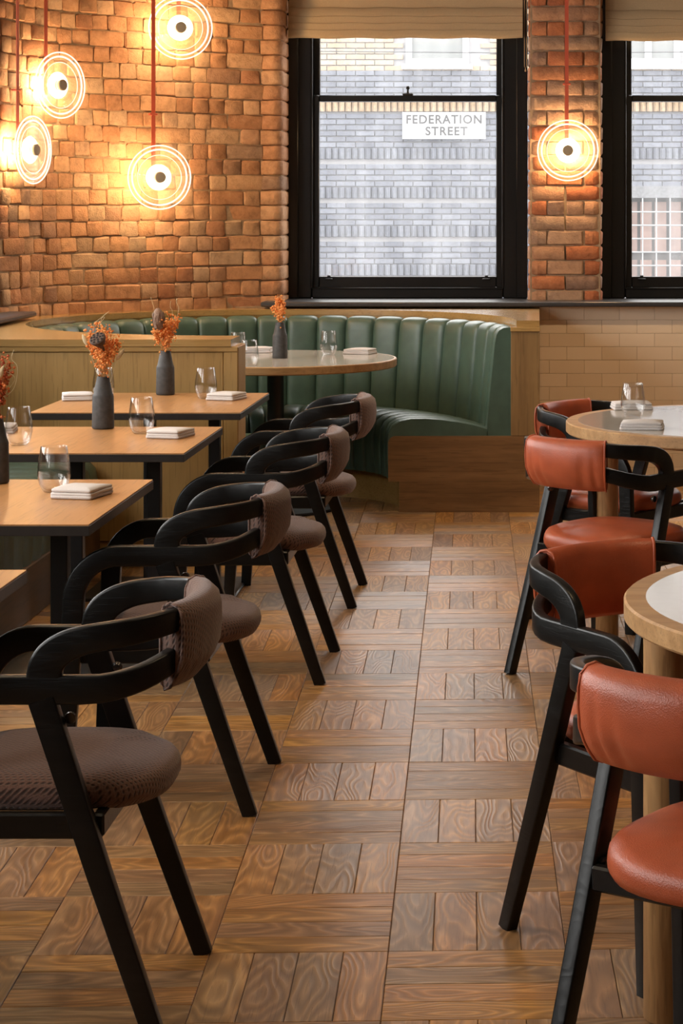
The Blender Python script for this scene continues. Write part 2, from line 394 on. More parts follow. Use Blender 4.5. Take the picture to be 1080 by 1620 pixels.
glow('lamp_rim', (1.0, .84, .60), 1.6)  # glass edges catching the lamp's light, put in as a glow

rnd = random.Random(7)
# ------------------------------------------------------------------ floor: parquet tiles of four planks
TW, FX, FY, FE = .3589, -.4916, 9.9327, -.0331
def floor_pt(i, j): return FX + TW * (i * math.cos(FE) + j * math.sin(FE)), FY + TW * (-i * math.sin(FE) + j * math.cos(FE))
floor = MB().box(-3.1, 4.6, -2.2, 12.3, -.12, -.004).build('floor', 'dark_gap', kind='structure', smooth=0)
pl_v, pl_f = cbox(TW - .0012, TW / 4 - .0012, .012, .0014)
plank_me = MB().add(pl_v, pl_f, pco=list(pl_v)).mesh('plank', 'parquet', smooth=0)
planks = []
for k in range(-6, 34):
    for i in range(-8, 12):
        cx_, cy_ = floor_pt(i + .5, -k - .5)
        if not (-2.85 < cx_ < 4.3 and -2.0 < cy_ < 11.75): continue
        horiz = (i + k) % 2 == 0
        for q in range(4):
            d = (q - 1.5) * TW / 4
            a = FE * -1
            lx, ly = (0, d) if horiz else (d, 0)
            x = cx_ + lx * math.cos(a) - ly * math.sin(a); y = cy_ + lx * math.sin(a) + ly * math.cos(a)
            planks.append((x, y, a + (0 if horiz else R(90)), rnd.uniform(-.0006, .0003), rnd.random()))
def plank_view(p):
    if p[1] < 3.5: return 0
    u, v = project(p[0], p[1], 0)
    return 1 / p[1] if -20 < u < 1100 and 780 < v < 1670 else 0
order = sorted(range(len(planks)), key=lambda q: -plank_view(planks[q]))
single = set(order[:300])
m_p = M_['parquet']; nt_ = m_p.node_tree; b_p = nt_.nodes['Principled BSDF']
ta = N(nt_, 'ShaderNodeAttribute', attribute_name='tang', attribute_type='GEOMETRY'); vt = N(nt_, 'ShaderNodeVectorTransform', vector_type='VECTOR', convert_from='OBJECT', convert_to='WORLD')
L(nt_, ta.outputs['Vector'], vt.inputs[0]); L(nt_, vt.outputs[0], b_p.inputs['Tangent']); b_p.inputs['Anisotropic'].default_value = .38
def set_tang(me, vecs): at = me.attributes.new('tang', 'FLOAT_VECTOR', 'POINT'); at.data.foreach_set('vector', [c for v in vecs for c in v])
set_tang(plank_me, [(0, 1, 0)] * len(plank_me.vertices)); tangs = []
rest = MB()
for q, (x, y, a, dz, t) in enumerate(planks):
    if q in single:
        o = link('plank', plank_me, floor); o.location = (x, y, -.006 + dz); o.rotation_euler = (0, 0, a); o['tone'] = t
    else:
        rest.add(pl_v, pl_f, Matrix.Translation((x, y, -.006 + dz)) @ Matrix.Rotation(a, 4, 'Z'), tone=t, pco=list(pl_v)); tangs += [(-math.sin(a), math.cos(a), 0)] * len(pl_v)
set_tang(rest.build('plank_field', 'parquet', floor, smooth=0, kind='stuff').data, tangs)

# ------------------------------------------------------------------ room shell
CEIL = 3.45
WX0, WX1 = -1.444, -.062            # first window opening
PX0, PX1 = -.054, .369              # brick pier between the windows
YP, YF, YT = 11.78, 12.0, 11.62     # pier face, window frame face, tile face
SILL = .985
PITCH = (PX1 - WX0)                 # window + pier module
wb = MB()
wb.box(-1.63, -1.45, 11.735, 12.32, SILL - .03, 3.0)
wb.box(-1.75, 4.6, YT + .012, 12.32, 0, SILL - .03)                       # below the sill
wk = MB(); wk.box(-1.75, 4.6, YP + .06, 12.32, 3.0, CEIL)                            # above the windows
wb.box(PX0 + .012, PX1 - .012, YP + .012, 12.32, SILL - .03, 3.0)         # pier core
wk.box(PX0 + PITCH, PX1 + PITCH, YP, 12.32, SILL - .03, 3.0)
wk.box(PX0 + 2 * PITCH, 4.6, YP, 12.32, SILL - .03, 3.0)
wall_back = wb.build('wall_back', 'mortar', kind='structure', smooth=0)
wk.build('brickwork', 'wall_brick_plain', wall_back, smooth=0)
WALL = catmull([(-1.545, 11.705, 0), (-1.70, 11.62, 0), (-1.90, 11.46, 0), (-2.18, 11.225, 0), (-2.42, 11.0, 0), (-2.56, 10.78, 0), (-2.645, 10.52, 0), (-2.69, 10.30, 0)], 12)
cum = [0]
for a, b in zip(WALL, WALL[1:]): cum.append(cum[-1] + (b - a).length)
def on_wall(s):
    for i in range(len(cum) - 1):
        if s <= cum[i + 1] or i == len(cum) - 2:
            a, b = WALL[i], WALL[i + 1]; t = (s - cum[i]) / (cum[i + 1] - cum[i]); return a.lerp(b, t), (b - a).normalized()
def ribbon(path, t0, t1, z0, z1):
    """vertical slab following a plan curve, between two offsets behind it"""
    m = MB(); n = len(path); vs = []
    for i, p in enumerate(path):
        t = (path[min(i + 1, n - 1)] - path[max(i - 1, 0)]).normalized(); out = Vector((t.y, -t.x, 0))
        for o in (t0, t1):
            q = p + out * o
            vs += [(q.x, q.y, z0), (q.x, q.y, z1)]
    fs = []
    for i in range(n - 1):
        a = 4 * i; b = a + 4
        fs += [(a, a + 1, b + 1, b), (a + 2, b + 2, b + 3, a + 3), (a + 1, a + 3, b + 3, b + 1), (a, b, b + 2, a + 2)]
    fs += [(0, 2, 3, 1), (4 * n - 4, 4 * n - 3, 4 * n - 1, 4 * n - 2)]
    m.v = vs; m.f = fs; return m
# the path runs right to left, so its "out" side (t.y, -t.x) is the far side
wall_left = ribbon(WALL, .009, .30, 0, CEIL).build('wall_left', 'mortar', kind='structure')
LW = [(8.65, 10.2), (6.75, 8.35), (4.85, 6.45), (2.95, 4.55), (1.05, 2.65)]      # windows of the left wall (beyond the frame's edge)
wl = MB(); yy = 10.33
for a, b in LW:
    wl.box(-3.0, -2.70, b, yy, SILL - .03, 3.0); yy = a
wl.box(-3.0, -2.70, -2.1, yy, SILL - .03, 3.0); wl.box(-3.0, -2.70, -2.1, 10.33, 0, SILL - .03); wl.box(-3.0, -2.70, -2.1, 10.33, 3.0, CEIL)
wl.build('brickwork', 'wall_brick_plain', wall_left, smooth=0)
MB().box(-3.3, 4.6, -2.2, 12.32, CEIL, CEIL + .1).build('ceiling', 'plaster', kind='structure', smooth=0)
wr = MB(); wr.box(4.3, 4.6, -2.1, 12.3, 0, CEIL)
wr.build('wall_right', 'plaster_dark', kind='structure', smooth=0)
wq = MB(); wq.box(-3.0, 4.6, -2.2, -2.0, 0, CEIL)
wq.build('wall_rear', 'plaster_dark', kind='structure', smooth=0)

# --- single bricks
def brick_mesh(name, w, h, d, seed, m_='brick_warm', bull=0):
    """front at y=0 facing -y; irregular; bull=-1/+1 rounds the left/right front corner back along a radius"""
    r = random.Random(seed); nx, nz = (4 if w < .15 else 5), 4
    vs = []; fs = []
    xs = [-w / 2, -w / 2 + .008] + [(-w / 2 + .008) + (w - .016) * k / (nx - 3) for k in range(1, nx - 3)] + [w / 2 - .008, w / 2]
    xs = sorted(set(round(q, 5) for q in xs)); nx = len(xs)
    zs = [-h / 2, -h / 2 + .007, h / 2 - .007, h / 2]
    ybull = lambda x: 0.0
    for iz, z in enumerate(zs):
        for ix_, x in enumerate(xs):
            ed = (ix_ in (0, nx - 1)) + (iz in (0, 3))
            y = (.005 if ed else 0) + (.005 if ed == 2 else 0) + r.uniform(-.0035, .0035)
            jx = r.uniform(-.0035, .0035); jz = r.uniform(-.003, .003)
            if ed == 2: jx -= math.copysign(.004, x); jz -= math.copysign(.0035, z)
            vs.append((x + jx, y, z + jz))
    for iz in range(3):
        for ix_ in range(nx - 1):
            a = iz * nx + ix_; fs.append((a, a + 1, a + nx + 1, a + nx))
    n = len(vs)
    ring = [k for k in range(nx)] + [i * nx + nx - 1 for i in range(1, 4)] + [3 * nx + k for k in range(nx - 2, -1, -1)] + [i * nx for i in range(2, 0, -1)]
    for k in ring: vs.append((vs[k][0], d, vs[k][2]))
    for k in range(len(ring)): fs.append((ring[k], n + k, n + (k + 1) % len(ring), ring[(k + 1) % len(ring)]))
    return MB().add(vs, fs).mesh(name, m_, smooth=32)
CO = .0849
def bull_mesh(name, w, h, side, seed, depth=.22, rad=.055, m_='brick_pier'):
    """brick with one bull-nosed corner and a long return into the window reveal; side -1: rounded at its left end"""
    r = random.Random(seed); pl = []
    pl.append((w / 2, 0)); pl.append((0, 0)); 
    for k in range(6): a = R(90 * k / 5); pl.append((-w / 2 + rad - rad * math.sin(a), rad - rad * math.cos(a)))
    pl.append((-w / 2, depth))
    if side > 0: pl = [(-x, y) for x, y in pl]
    m = MB(); n = len(pl); zs = [(-h / 2, .007), (-h / 2 + .008, 0), (h / 2 - .008, 0), (h / 2, .007)]
    vs = []
    for z, ins in zs:
        for i, (x, y) in enumerate(pl):
            sx = -1 if side < 0 else 1
            q = .0025
            vs.append((x - sx * ins * (1 if i > 2 else 0) + r.uniform(-q, q), y + ins * (1 if i < 5 else 0) + r.uniform(-q, q), z + r.uniform(-.002, .002)))
    fs = [(i * n + k, i * n + k + 1, (i + 1) * n + k + 1, (i + 1) * n + k) for i in range(3) for k in range(n - 1)]
    # back closing
    fs += [tuple(range(n)), tuple(3 * n + k for k in range(n))]
    return m.add(vs, fs).mesh(name, m_, smooth=60)
HW, SW = .103, .212
hd = [brick_mesh('brick_header', HW, CO - .006, .07, s) for s in range(6)]
st = [brick_mesh('brick_stretcher', SW, CO - .006, .07, s + 20) for s in range(4)]
cand = []
zc0 = .9475 - .02
for c in range(25):
    z = zc0 + (c + .5) * CO
    s = .002 + (.02 if c % 2 else .0); total = cum[-1]
    if c % 2 == 0: seq = ['S']
    else: seq = ['H'] if c % 4 == 1 else ['H', 'S']
    while s < total - .05:
        kind = seq.pop(0) if seq else ('S' if rnd.random() < .07 else 'H')
        w = (HW if kind == 'H' else SW); jit = rnd.uniform(-.010, .010); w2 = w + jit
        if s + w2 > total: break
        p, t = on_wall(s + w2 / 2)
        cand.append((kind, p.x, p.y, z + rnd.uniform(-.003, .003), math.atan2(-t.y, -t.x), rnd.random(), w2 / w, rnd.uniform(-.006, .004), rnd.randrange(6)))
        s += w2 + rnd.uniform(.001, .006)
def brick_area(b):
    u, v = project(b[1], b[2], b[3])
    if not (-8 < u < 470 and -12 < v < 505): return 0
    return abs(math.cos(b[4])) * (2 if b[0] == 'S' else 1) + u * 1e-4
order = sorted(range(len(cand)), key=lambda q: -brick_area(cand[q])); one = set(order[:300])
rest = MB()
for q, (kind, x, y, z, a, t, sx, dy, var) in enumerate(cand):
    me = hd[var % 6] if kind == 'H' else st[var % 4]
    Mx = Matrix.Translation((x, y, z)) @ Matrix.Rotation(a, 4, 'Z') @ Matrix.Translation((0, dy, 0)) @ Matrix.Diagonal((sx, 1, 1, 1))
    if q in one:
        o = link('brick', me, wall_left); o.matrix_world = Mx; o['tone'] = t
    else:
        rest.add([v.co for v in me.vertices], [tuple(p.vertices) for p in me.polygons], Mx, tone=t)
rest.build('brick_field', 'brick_warm', wall_left, kind='stuff', smooth=50)
# bull-nosed bricks of the first window's left jamb
jb = [bull_mesh('jamb_brick', .125, CO - .006, 1, s, depth=.27, m_='brick_warm') for s in range(3)]
for c in range(25):
    z = zc0 + (c + .5) * CO
    o = link('jamb_brick', jb[c % 3], wall_left); o.location = (-1.499, 11.702 + rnd.uniform(-.004, .004), z); o.rotation_euler = (0, 0, 0); o['tone'] = rnd.random()
# the pier: alternate courses of stretcher pairs and header-stretcher-header
PW = PX1 - PX0
bS = [[bull_mesh('pier_brick', .206, CO - .006, sd, 40 + s) for s in range(3)] for sd in (-1, 1)]
bH = [[bull_mesh('pier_brick', .102, CO - .006, sd, 60 + s) for s in range(3)] for sd in (-1, 1)]
mS = [brick_mesh('pier_brick', .203, CO - .006, .07, 80 + s, 'brick_pier') for s in range(3)]
mH = [brick_mesh('pier_brick', .096, CO - .006, .07, 90 + s, 'brick_pier') for s in range(3)]
for c in range(24):
    z = SILL + (c + .5) * CO - .03
    if c == 0: z += 0
    row = []
    if c % 2: row = [(PX0 + .103, bS[0]), (PX1 - .103, bS[1])]
    elif c > 16 or c in (6, 12): row = [(PX0 + .051, bH[0]), (PX0 + .158, mH), (PX1 - .158, mH), (PX1 - .051, bH[1])]
    else: row = [(PX0 + .051, bH[0]), ((PX0 + PX1) / 2, mS), (PX1 - .051, bH[1])]
    for x, ms in row:
        o = link('pier_brick', ms[rnd.randrange(3)], wall_back); o.location = (x + rnd.uniform(-.002, .002), YP + rnd.uniform(-.003, .003), z); o['tone'] = rnd.random()
# --- tiles below the sill, beside the booth
tw, th = .1965, .0750
tl_v, tl_f = cbox(tw - .0018, .010, th - .0018, .0012)
tile_me = MB().add(tl_v, tl_f).mesh('tile', 'tile_cream', smooth=0)
tile_half = MB().add(*cbox(tw / 2 - .0018, .010, th - .0018, .0012)).mesh('tile', 'tile_cream', smooth=0)
gr = MB().box(.01, 4.3, YT - .0025, YT + .012, 0, SILL - .03).build('grout_bed', 'grout', wall_back, smooth=0)
for r_ in range(13):
    z = SILL - .03 - (r_ + .5) * th
    if z < 0: break
    x = .01 + (tw / 2 if r_ % 2 else tw * .28)
    cnt = 0
    if not r_ % 2:
        o = link('tile', tile_half, wall_back); o.location = (.01 + tw * .0, YT, z); o.scale = (.56, 1, 1); o.location.x = .01 + tw * .14; o['tone'] = rnd.random()
        x = .01 + tw * .28 + tw / 2
    else:
        o = link('tile', tile_half, wall_back); o.scale = (1.56, 1, 1); o.location = (.01 + tw * .39, YT, z); o['tone'] = rnd.random()
        x = .01 + tw * .78 + tw / 2
    while x < 4.25 and cnt < 21:
        o = link('tile', tile_me, wall_back); o.location = (x, YT + rnd.uniform(-.0006, .0006), z); o.rotation_euler = (rnd.uniform(-.004, .004), 0, rnd.uniform(-.003, .003)); o['tone'] = rnd.random()
        x += tw; cnt += 1

# ------------------------------------------------------------------ windows
def window(name, w, z0, z1, loc, rz, zrail=2.143, f=.138):
    """black timber sash window; local x along the wall, +y outwards, origin at the sill centre"""
    g = link(name, None, kind='structure'); g.location = loc; g.rotation_euler = (0, 0, rz)
    hh = z1 - z0
    m = MB()
    m.box(-w / 2, -w / 2 + f, 0, .14, 0, hh, .006).box(w / 2 - f, w / 2, 0, .14, 0, hh, .006)
    m.box(-w / 2 + f, w / 2 - f, 0, .14, 0, .060, .006).box(-w / 2 + f, w / 2 - f, 0, .14, hh - .09, hh, .006)
    m.box(-w / 2 - .004, -w / 2 + f * .45, -.018, .02, 0, hh, .006).box(w / 2 - f * .45, w / 2 + .004, -.018, .02, 0, hh, .006)
    m.build('frame', 'window_black', g)
    bead = MB()
    for s in (-1, 1): bead.box(s * (w / 2 - f) - .006, s * (w / 2 - f) + .006, -.006, .02, .055, hh - .09, .003)
    bead.box(-w / 2 + f, w / 2 - f, -.008, .02, .052, .062, .003)
    bead.build('bead', 'window_black', g)
    zr = zrail - z0; st_ = .040
    for nm, za, zb, y0, bot, top in (('lower_sash', .060, zr + .018, .03, .064, .036), ('upper_sash', zr - .018, hh - .09, .075, .036, .05)):
        x0, x1 = -w / 2 + f, w / 2 - f
        s_ = MB(); s_.box(x0, x0 + st_, y0, y0 + .042, za, zb, .004).box(x1 - st_, x1, y0, y0 + .042, za, zb, .004)
        s_.box(x0 + st_, x1 - st_, y0, y0 + .042, za, za + bot, .004).box(x0 + st_, x1 - st_, y0, y0 + .042, zb - top, zb, .004)
        so = s_.build(nm, 'window_black', g)
        MB().box(x0 + st_ - .004, x1 - st_ + .004, y0 + .018, y0 + .024, za + bot - .004, zb - top + .004).build('pane', 'pane_glass', so, smooth=0)
        if nm == 'lower_sash':
            for sx in (-.33, .33):
                MB().box(sx * w - .022, sx * w + .022, y0 - .020, y0 + .002, za + .046, za + .054, .003).box(sx * w - .010, sx * w + .010, y0 - .004, y0 + .02, za + .052, za + .072, .003).build('sash_lift', 'black_metal', so)
            k = MB(); k.box(-.03, .03, y0, y0 + .04, zb, zb + .012, .003); k.lathe([(.012, zb + .012), (.007, zb + .02), (.006, zb + .034), (.013, zb + .042), (.009, zb + .054), (0, zb + .056)], 12, Matrix.Translation((0, y0 + .02, 0)))
            k.build('latch', 'black_metal', so)
    return g
wc = (WX0 + WX1) / 2; ww = WX1 - WX0
window('window_1', ww, SILL, 3.0, (wc, YF, SILL), 0)
window('window_2', ww, SILL, 3.0, (wc + PITCH, YF, SILL), 0)
window('window_3', ww, SILL, 3.0, (wc + 2 * PITCH, YF, SILL), 0)
for n_, (a, b) in enumerate(LW): window('window_%d' % (4 + n_), b - a, SILL, 3.0, (-2.88, (a + b) / 2, SILL), R(90), f=.07)
MB().box(-1.535, 4.3, 11.50, YF + .02, SILL - .026, SILL, .006).build('trim_1', 'stone_black', kind='structure')
for n_, (a, b) in enumerate(LW): MB().box(-2.90, -2.525, a - .3, b + .27, SILL - .026, SILL, .008).build('trim_%d' % (2 + n_), 'stone_slate', kind='structure')
# portals guide the sampling of daylight through the openings (they give off no light of their own)
def portal(loc, rot, sx, sy):
    l = bpy.data.lights.new('daylight_portal', 'AREA'); l.shape = 'RECTANGLE'; l.size = sx; l.size_y = sy
    l.cycles.is_portal = True
    o = link('daylight_portal', l); o.location = loc; o.rotation_euler = rot
for k in range(3): portal((wc + k * PITCH, YF + .2, 1.98), (R(-90), 0, 0), ww, 2.0)
for a, b in LW: portal((-3.05, (a + b) / 2, 1.98), (R(-90), 0, R(90)), b - a, 2.0)

# ------------------------------------------------------------------ roman blinds
def blind(label, x0, x1, zb, cord):
    g = thing('roman_blind', label, 'blind', ((x0 + x1) / 2, 11.90, zb)); w = x1 - x0
    n = 24
    def strip(prof, name):
        m = MB(); vs = []; fs = []
        q = len(prof)
        for i in range(n + 1):
            x = -w / 2 + w * i / n; wob = .003 * math.sin(i * 1.1 + prof[0][1] * 30)
            for y, z in prof: vs.append((x, y + wob * .6, z + wob))
        for i in range(n):
            for k in range(q): a = i * q + k; b = i * q + (k + 1) % q; fs.append((a, b, b + q, a + q))
        fs += [tuple(range(q)), tuple(n * q + k for k in range(q))]
        m.add(vs, fs); return m.build(name, 'blind_fabric', g, smooth=60)
    strip([(0, .14), (.006, .14), (.006, .60), (0, .60)], 'fabric')
    for k, (za, zt) in enumerate(((.0, .045), (.026, .085), (.062, .125), (.106, .170))):
        y = -.012 - .010 * (3 - k)
        y = -.048 + .011 * k
        strip([(y, za), (y - .007, za + .006), (y - .008, za + .02), (y - .004, zt), (.0, zt + .010), (.004, zt), (.004, za + .01), (y + .006, za - .0015)], 'fold')
    if cord:
        m = MB(); cx_ = w / 2 + .016
        m.tube([(cx_ - .006, -.01, .5), (cx_ - .006, -.01, -.16), (cx_, -.01, -.172), (cx_ + .006, -.01, -.16), (cx_ + .006, -.01, .5)], .0018, 6)
        m.lathe([(.002, -.19), (.005, -.187), (.003, -.172)], 8, Matrix.Translation((cx_, -.01, 0)))
        m.build('cord', 'blind_fabric', g)
blind('beige roman blind over the window with the street sign view', -1.425, -.085, 2.478, True)
blind('beige roman blind over the window right of the brick pier', PX1 + .02, PX1 + ww, 2.463, False)

# ------------------------------------------------------------------ across the street
YB = 26.0
def bz(y): return H - (y - CY) * YB / F
def bx(x): return (x - CX) * YB / F
MB().box(-40, 40, 12.4, 60, -.5, -.35).build('ground', 'asphalt', kind='structure', smooth=0)
fac = thing('brick_building', 'blue-grey brick building with dogtooth bands seen across the street through the windows', 'building', (0, YB, -.35))
fz = lambda y: bz(y) + .35
core = MB(); core.box(-14, bx(988), .03, 4, 0, fz(113)); core.box(bx(988), bx(1150), .03, 4, fz(313), fz(113)); core.box(bx(988), bx(1150), .03, 4, 0, fz(470)); core.box(bx(1150), 14, .03, 4, 0, fz(113))
core.build('wall_core', 'pointing_pale', fac, smooth=0)
up = MB(); up.box(-14, 14, .05, 4, fz(113), 6.6)
up.build('upper_wall', 'pointing_pale', fac, smooth=0)
MB().box(-14.2, 14.2, -.1, 4.2, 6.6, 6.8).build('parapet', 'pointing_pale', fac, smooth=0)
for a, b in ((-14, -5.2), (5.2, 14)): MB().box(a, b, .0, .03, 0, fz(113)).build('plain_brickwork', 'facade_plain', fac, smooth=0)
bl, bh = .24, .0728
fb_v, fb_f = cbox(bl - .009, .05, bh - .014, .004); fb = MB().add(fb_v, fb_f).mesh('brick', 'brick_blue', smooth=0)
fc = MB().add(fb_v, fb_f).mesh('brick', 'brick_cream', smooth=0)
sd_v, sd_f = cbox(.050, .09, .138, .006); sd = MB().add(sd_v, sd_f).mesh('dogtooth_brick', 'brick_blue', smooth=0)
sdc = MB().add(sd_v, sd_f).mesh('dogtooth_brick', 'brick_cream', smooth=0)
bands = [(243, sd), (305, sd), (366, sd), (427, sd), (488, sd), (549, sd), (168, sdc)]
rows = []
for base in (234, 295.5, 357, 418, 479, 540):                      # four courses above each dogtooth band
    for k in range(4): rows.append((base - 4.6 - k * 9.1, 'b'))
rows += [(234 - 4.6 - k * 9.1, 'b') for k in range(4, 6)] + [(152 - k * 9.1, 'b') for k in range(5)]
rows += [(108 - k * 9.0, 'c') for k in range(24)]
lst = []
for ri, (y, kd) in enumerate(rows):
    z = fz(y)
    for i in range(-22, 23):
        x = (i + (.5 if ri % 2 else 0)) * bl
        if not -5.1 < x < 5.1: continue
        if kd == 'c' and bx(642) - .12 < x < bx(741) + .2 and y < 104: continue
        if kd == 'c' and bx(975) - .12 < x < bx(1075) + .2 and y < 104: continue
        if bx(985) < x < bx(1155) and 294 < y < 476: continue
        lst.append((kd, x, z, y, rnd.random()))
def seen(x, z):
    u, v = project(x, YB, z - .35)
    return (498 < u < 792 or 986 < u < 1090) and 55 < v < 442
vis = [q for q, b in enumerate(lst) if seen(b[1], b[2])]; one = set(vis[:300]); print('facade bricks in view', len(vis))
rest = {'b': MB(), 'c': MB()}
for q, (kd, x, z, y, t) in enumerate(lst):
    if q in one:
        o = link('brick', fb if kd == 'b' else fc, fac); o.location = (x, .012 if kd == 'b' else .032, z); o['tone'] = t
    else: rest[kd].add(fb_v, fb_f, Matrix.Translation((x, .012 if kd == 'b' else .032, z)), tone=t)
rest['b'].build('brick_field', 'brick_blue', fac, smooth=0, kind='stuff'); rest['c'].build('brick_field', 'brick_cream', fac, smooth=0, kind='stuff')
rb = MB(); rc = MB(); dt = 0
for yb, me in bands:
    for i in range(-60, 61):
        x = i * .082
        if bx(985) < x < bx(1155) and 290 < yb < 480: continue
        t = rnd.random()
        if seen(x, fz(yb)):
            o = link('dogtooth_brick', me, fac); o.location = (x, .0, fz(yb)); o.rotation_euler = (0, 0, R(38)); o['tone'] = t; dt += 1
        else: (rb if me is sd else rc).add(sd_v, sd_f, Matrix.Translation((x, 0, fz(yb))) @ Matrix.Rotation(R(38), 4, 'Z'), tone=t)
rb.build('dogtooth_field', 'brick_blue', fac, smooth=0, kind='stuff'); rc.build('dogtooth_field', 'brick_cream', fac, smooth=0, kind='stuff')
print('dogtooth in view', dt)
def far_window(x0, x1, y0, y1, mull):
    wf = MB(); X0, X1, Z0, Z1 = bx(x0), bx(x1), fz(y1), fz(y0); t = .075
    wf.box(X0, X0 + t, -.02, .06, Z0, Z1).box(X1 - t, X1, -.02, .06, Z0, Z1).box(X0 + t, X1 - t, -.02, .06, Z0, Z0 + t).box(X0 + t, X1 - t, -.02, .06, Z1 - t, Z1)
    if mull: wf.box((X0 + X1) / 2 - .04, (X0 + X1) / 2 + .04, -.018, .06, Z0 + t, Z1 - t)
    wf.box(X0 - .05, X1 + .05, -.07, .06, Z0 - .06, Z0)
    o = wf.build('window_frame', 'white_paint', fac, smooth=0)
    MB().box(X0 + t, X1 - t, .02, .03, Z0 + t, Z1 - t).build('pane', 'grey_glass', o, smooth=0)
far_window(642, 741, -60, 102, False); far_window(975, 1075, -60, 102, True)
# barred ground-floor window
X0, X1, Z0, Z1 = bx(988), bx(1150), fz(470), fz(313)
o = MB().box(X0, X1, .22, .26, Z0, Z1).build('shutter_back', 'dark_gap', fac, smooth=0)
for k in range(7):
    a = X0 + (X1 - X0) * k / 7
    for za, zb in ((Z0, Z0 + .46), (Z0 + .53, Z1 - .05)):
        MB().box(a + .02, a + (X1 - X0) / 7 - .02, .17, .22, za + .02, zb).build('shutter_board', 'rust_panel', fac, smooth=0)
MB().box(X0 - .08, X1 + .08, -.03, .06, Z1, Z1 + .15).build('lintel', 'lintel_stone', fac, smooth=0)
for k in range(9):
    x = X0 + .05 + k * .172
    if x < X1: MB().tube([(x, -.02, Z0), (x, -.02, Z1)], .010, 6).build('bar', 'steel_mesh', fac)
for k in range(8):
    z = Z0 + .06 + k * .168
    if z < Z1 - .1: MB().tube([(X0, -.025, z), (X1, -.025, z)], .010, 6).build('bar', 'steel_mesh', fac)
sg = thing('street_sign', 'white FEDERATION STREET name sign on the brick building outside', 'sign', ((bx(637) + bx(768)) / 2, YB - .06, bz(220)))
sw, sh = bx(768) - bx(637), bz(178) - bz(220)
MB().box(-sw / 2, sw / 2, -.012, .012, 0, sh, .004).build('plate', 'sign_white', sg)
e = .012
MB().box(-sw / 2 + e, sw / 2 - e, -.016, .016, -.001, e).box(-sw / 2 + e, sw / 2 - e, -.016, .016, sh - e, sh + .001).box(-sw / 2 - .001, -sw / 2 + e, -.016, .016, -.001, sh + .001).box(sw / 2 - e, sw / 2 + .001, -.016, .016, -.001, sh + .001).build('plate_rim', 'white_paint', sg, smooth=0)
def text(body, size, loc, parent, mt, sp=1.0, sx=1.0):
    c = bpy.data.curves.new('lettering', 'FONT'); c.body = body; c.size = size; c.align_x = 'CENTER'; c.align_y = 'CENTER'; c.extrude = .001; c.offset = .0035; c.space_character = sp
    c.materials.append(M_[mt]); tmp = bpy.data.objects.new('lettering', c); C.objects.link(tmp); dg = bpy.context.evaluated_depsgraph_get(); me = bpy.data.meshes.new_from_object(tmp.evaluated_get(dg)); bpy.data.objects.remove(tmp)
    me.materials.clear(); me.materials.append(M_[mt]); o = link('lettering', me, parent); o.location = loc; o.rotation_euler = (R(90), 0, 0); o.scale = (sx, 1, 1); return o
text('FEDERATION', .150, (0, -.0145, sh * .715), sg, 'sign_black', 1.14, .97); text('STREET', .150, (.03, -.0145, sh * .275), sg, 'sign_black', 1.14, .97)
tag(MB().tube([(-6, 21, 1.5 - (84 - 331) * 21 / F + .05), (0, 21, 1.5 - (84 - 331) * 21 / F), (6, 21, 1.5 - (84 - 331) * 21 / F + .05)], .006, 6).build('overhead_cable', 'sign_black'), 'thin black cable strung across the street outside the window', 'cable')

# ------------------------------------------------------------------ wall lamps of ribbed glass
def make_lamp():
    g = link('disc_lamp', None); Q = Matrix.Rotation(R(90), 4, 'X')      # lathe axis towards -y (the front)
    prof = []; Rm = .168
    for k in range(61):
        r = .018 + (Rm - .018) * k / 60
        prof.append((r, .006 + .0035 * math.cos(k * 2 * math.pi / 8.6) + .010 * (1 - (r / Rm) ** 2)))
    prof += [(Rm + .003, .003), (Rm + .003, -.003)] + [(r, -.004 + z * .4) for r, z in reversed(prof[::3])]
    MB().lathe(prof, 56, Q).build('glass_disc', 'lamp_glass', g, smooth=70)
    for r, t in ((.1685, .0032), (.147, .0042), (.118, .0016)):
        MB().lathe([(r + t * math.cos(a), .006 + t * math.sin(a)) for a in [2 * math.pi * k / 8 for k in range(9)]], 64, Q).build('glass_ring', 'lamp_rim', g, smooth=80)
    MB().lathe([(.031, .008), (.062, .008), (.068, .0), (.062, -.010), (.031, -.010)], 40, Q @ Matrix.Translation((0, 0, -.012))).build('light_ring', 'lamp_led', g)
    MB().lathe([(0, .032), (.026, .031), (.0300, .027), (.0300, .016), (.0, .016)], 28, Q).build('centre_cap', 'brass', g)
    MB().lathe([(0, -.022), (.030, -.022), (.032, -.055), (0, -.055)], 24, Q).build('lamp_body', 'brass', g)
    return g
lamp0 = make_lamp()
LAMPS = [(-1.915, 11.13, 2.474, 18, 'glowing ribbed glass disc lamp hung highest on the brick wall', -.002, None),
         (-2.005, 11.00, 1.669, 25, 'glowing ribbed glass disc lamp hanging lower, under the highest one on the brick wall', -.018, 2.0),
         (-2.455, 10.66, 2.137, 56, 'glass disc lamp turned aside in the curved brick corner, upper of the two', -.045, None),
         (-2.530, 10.39, 1.797, 72, 'narrowest looking glass disc lamp at the left edge, lower of the two in the corner', -.05, 2.09),
         (.170, 11.62, 1.829, 0, 'glowing glass disc lamp hung on the brick pier between the windows', -.006, 2.2)]
lamps = [lamp0] + [copy_tree(lamp0) for _ in LAMPS[1:]]
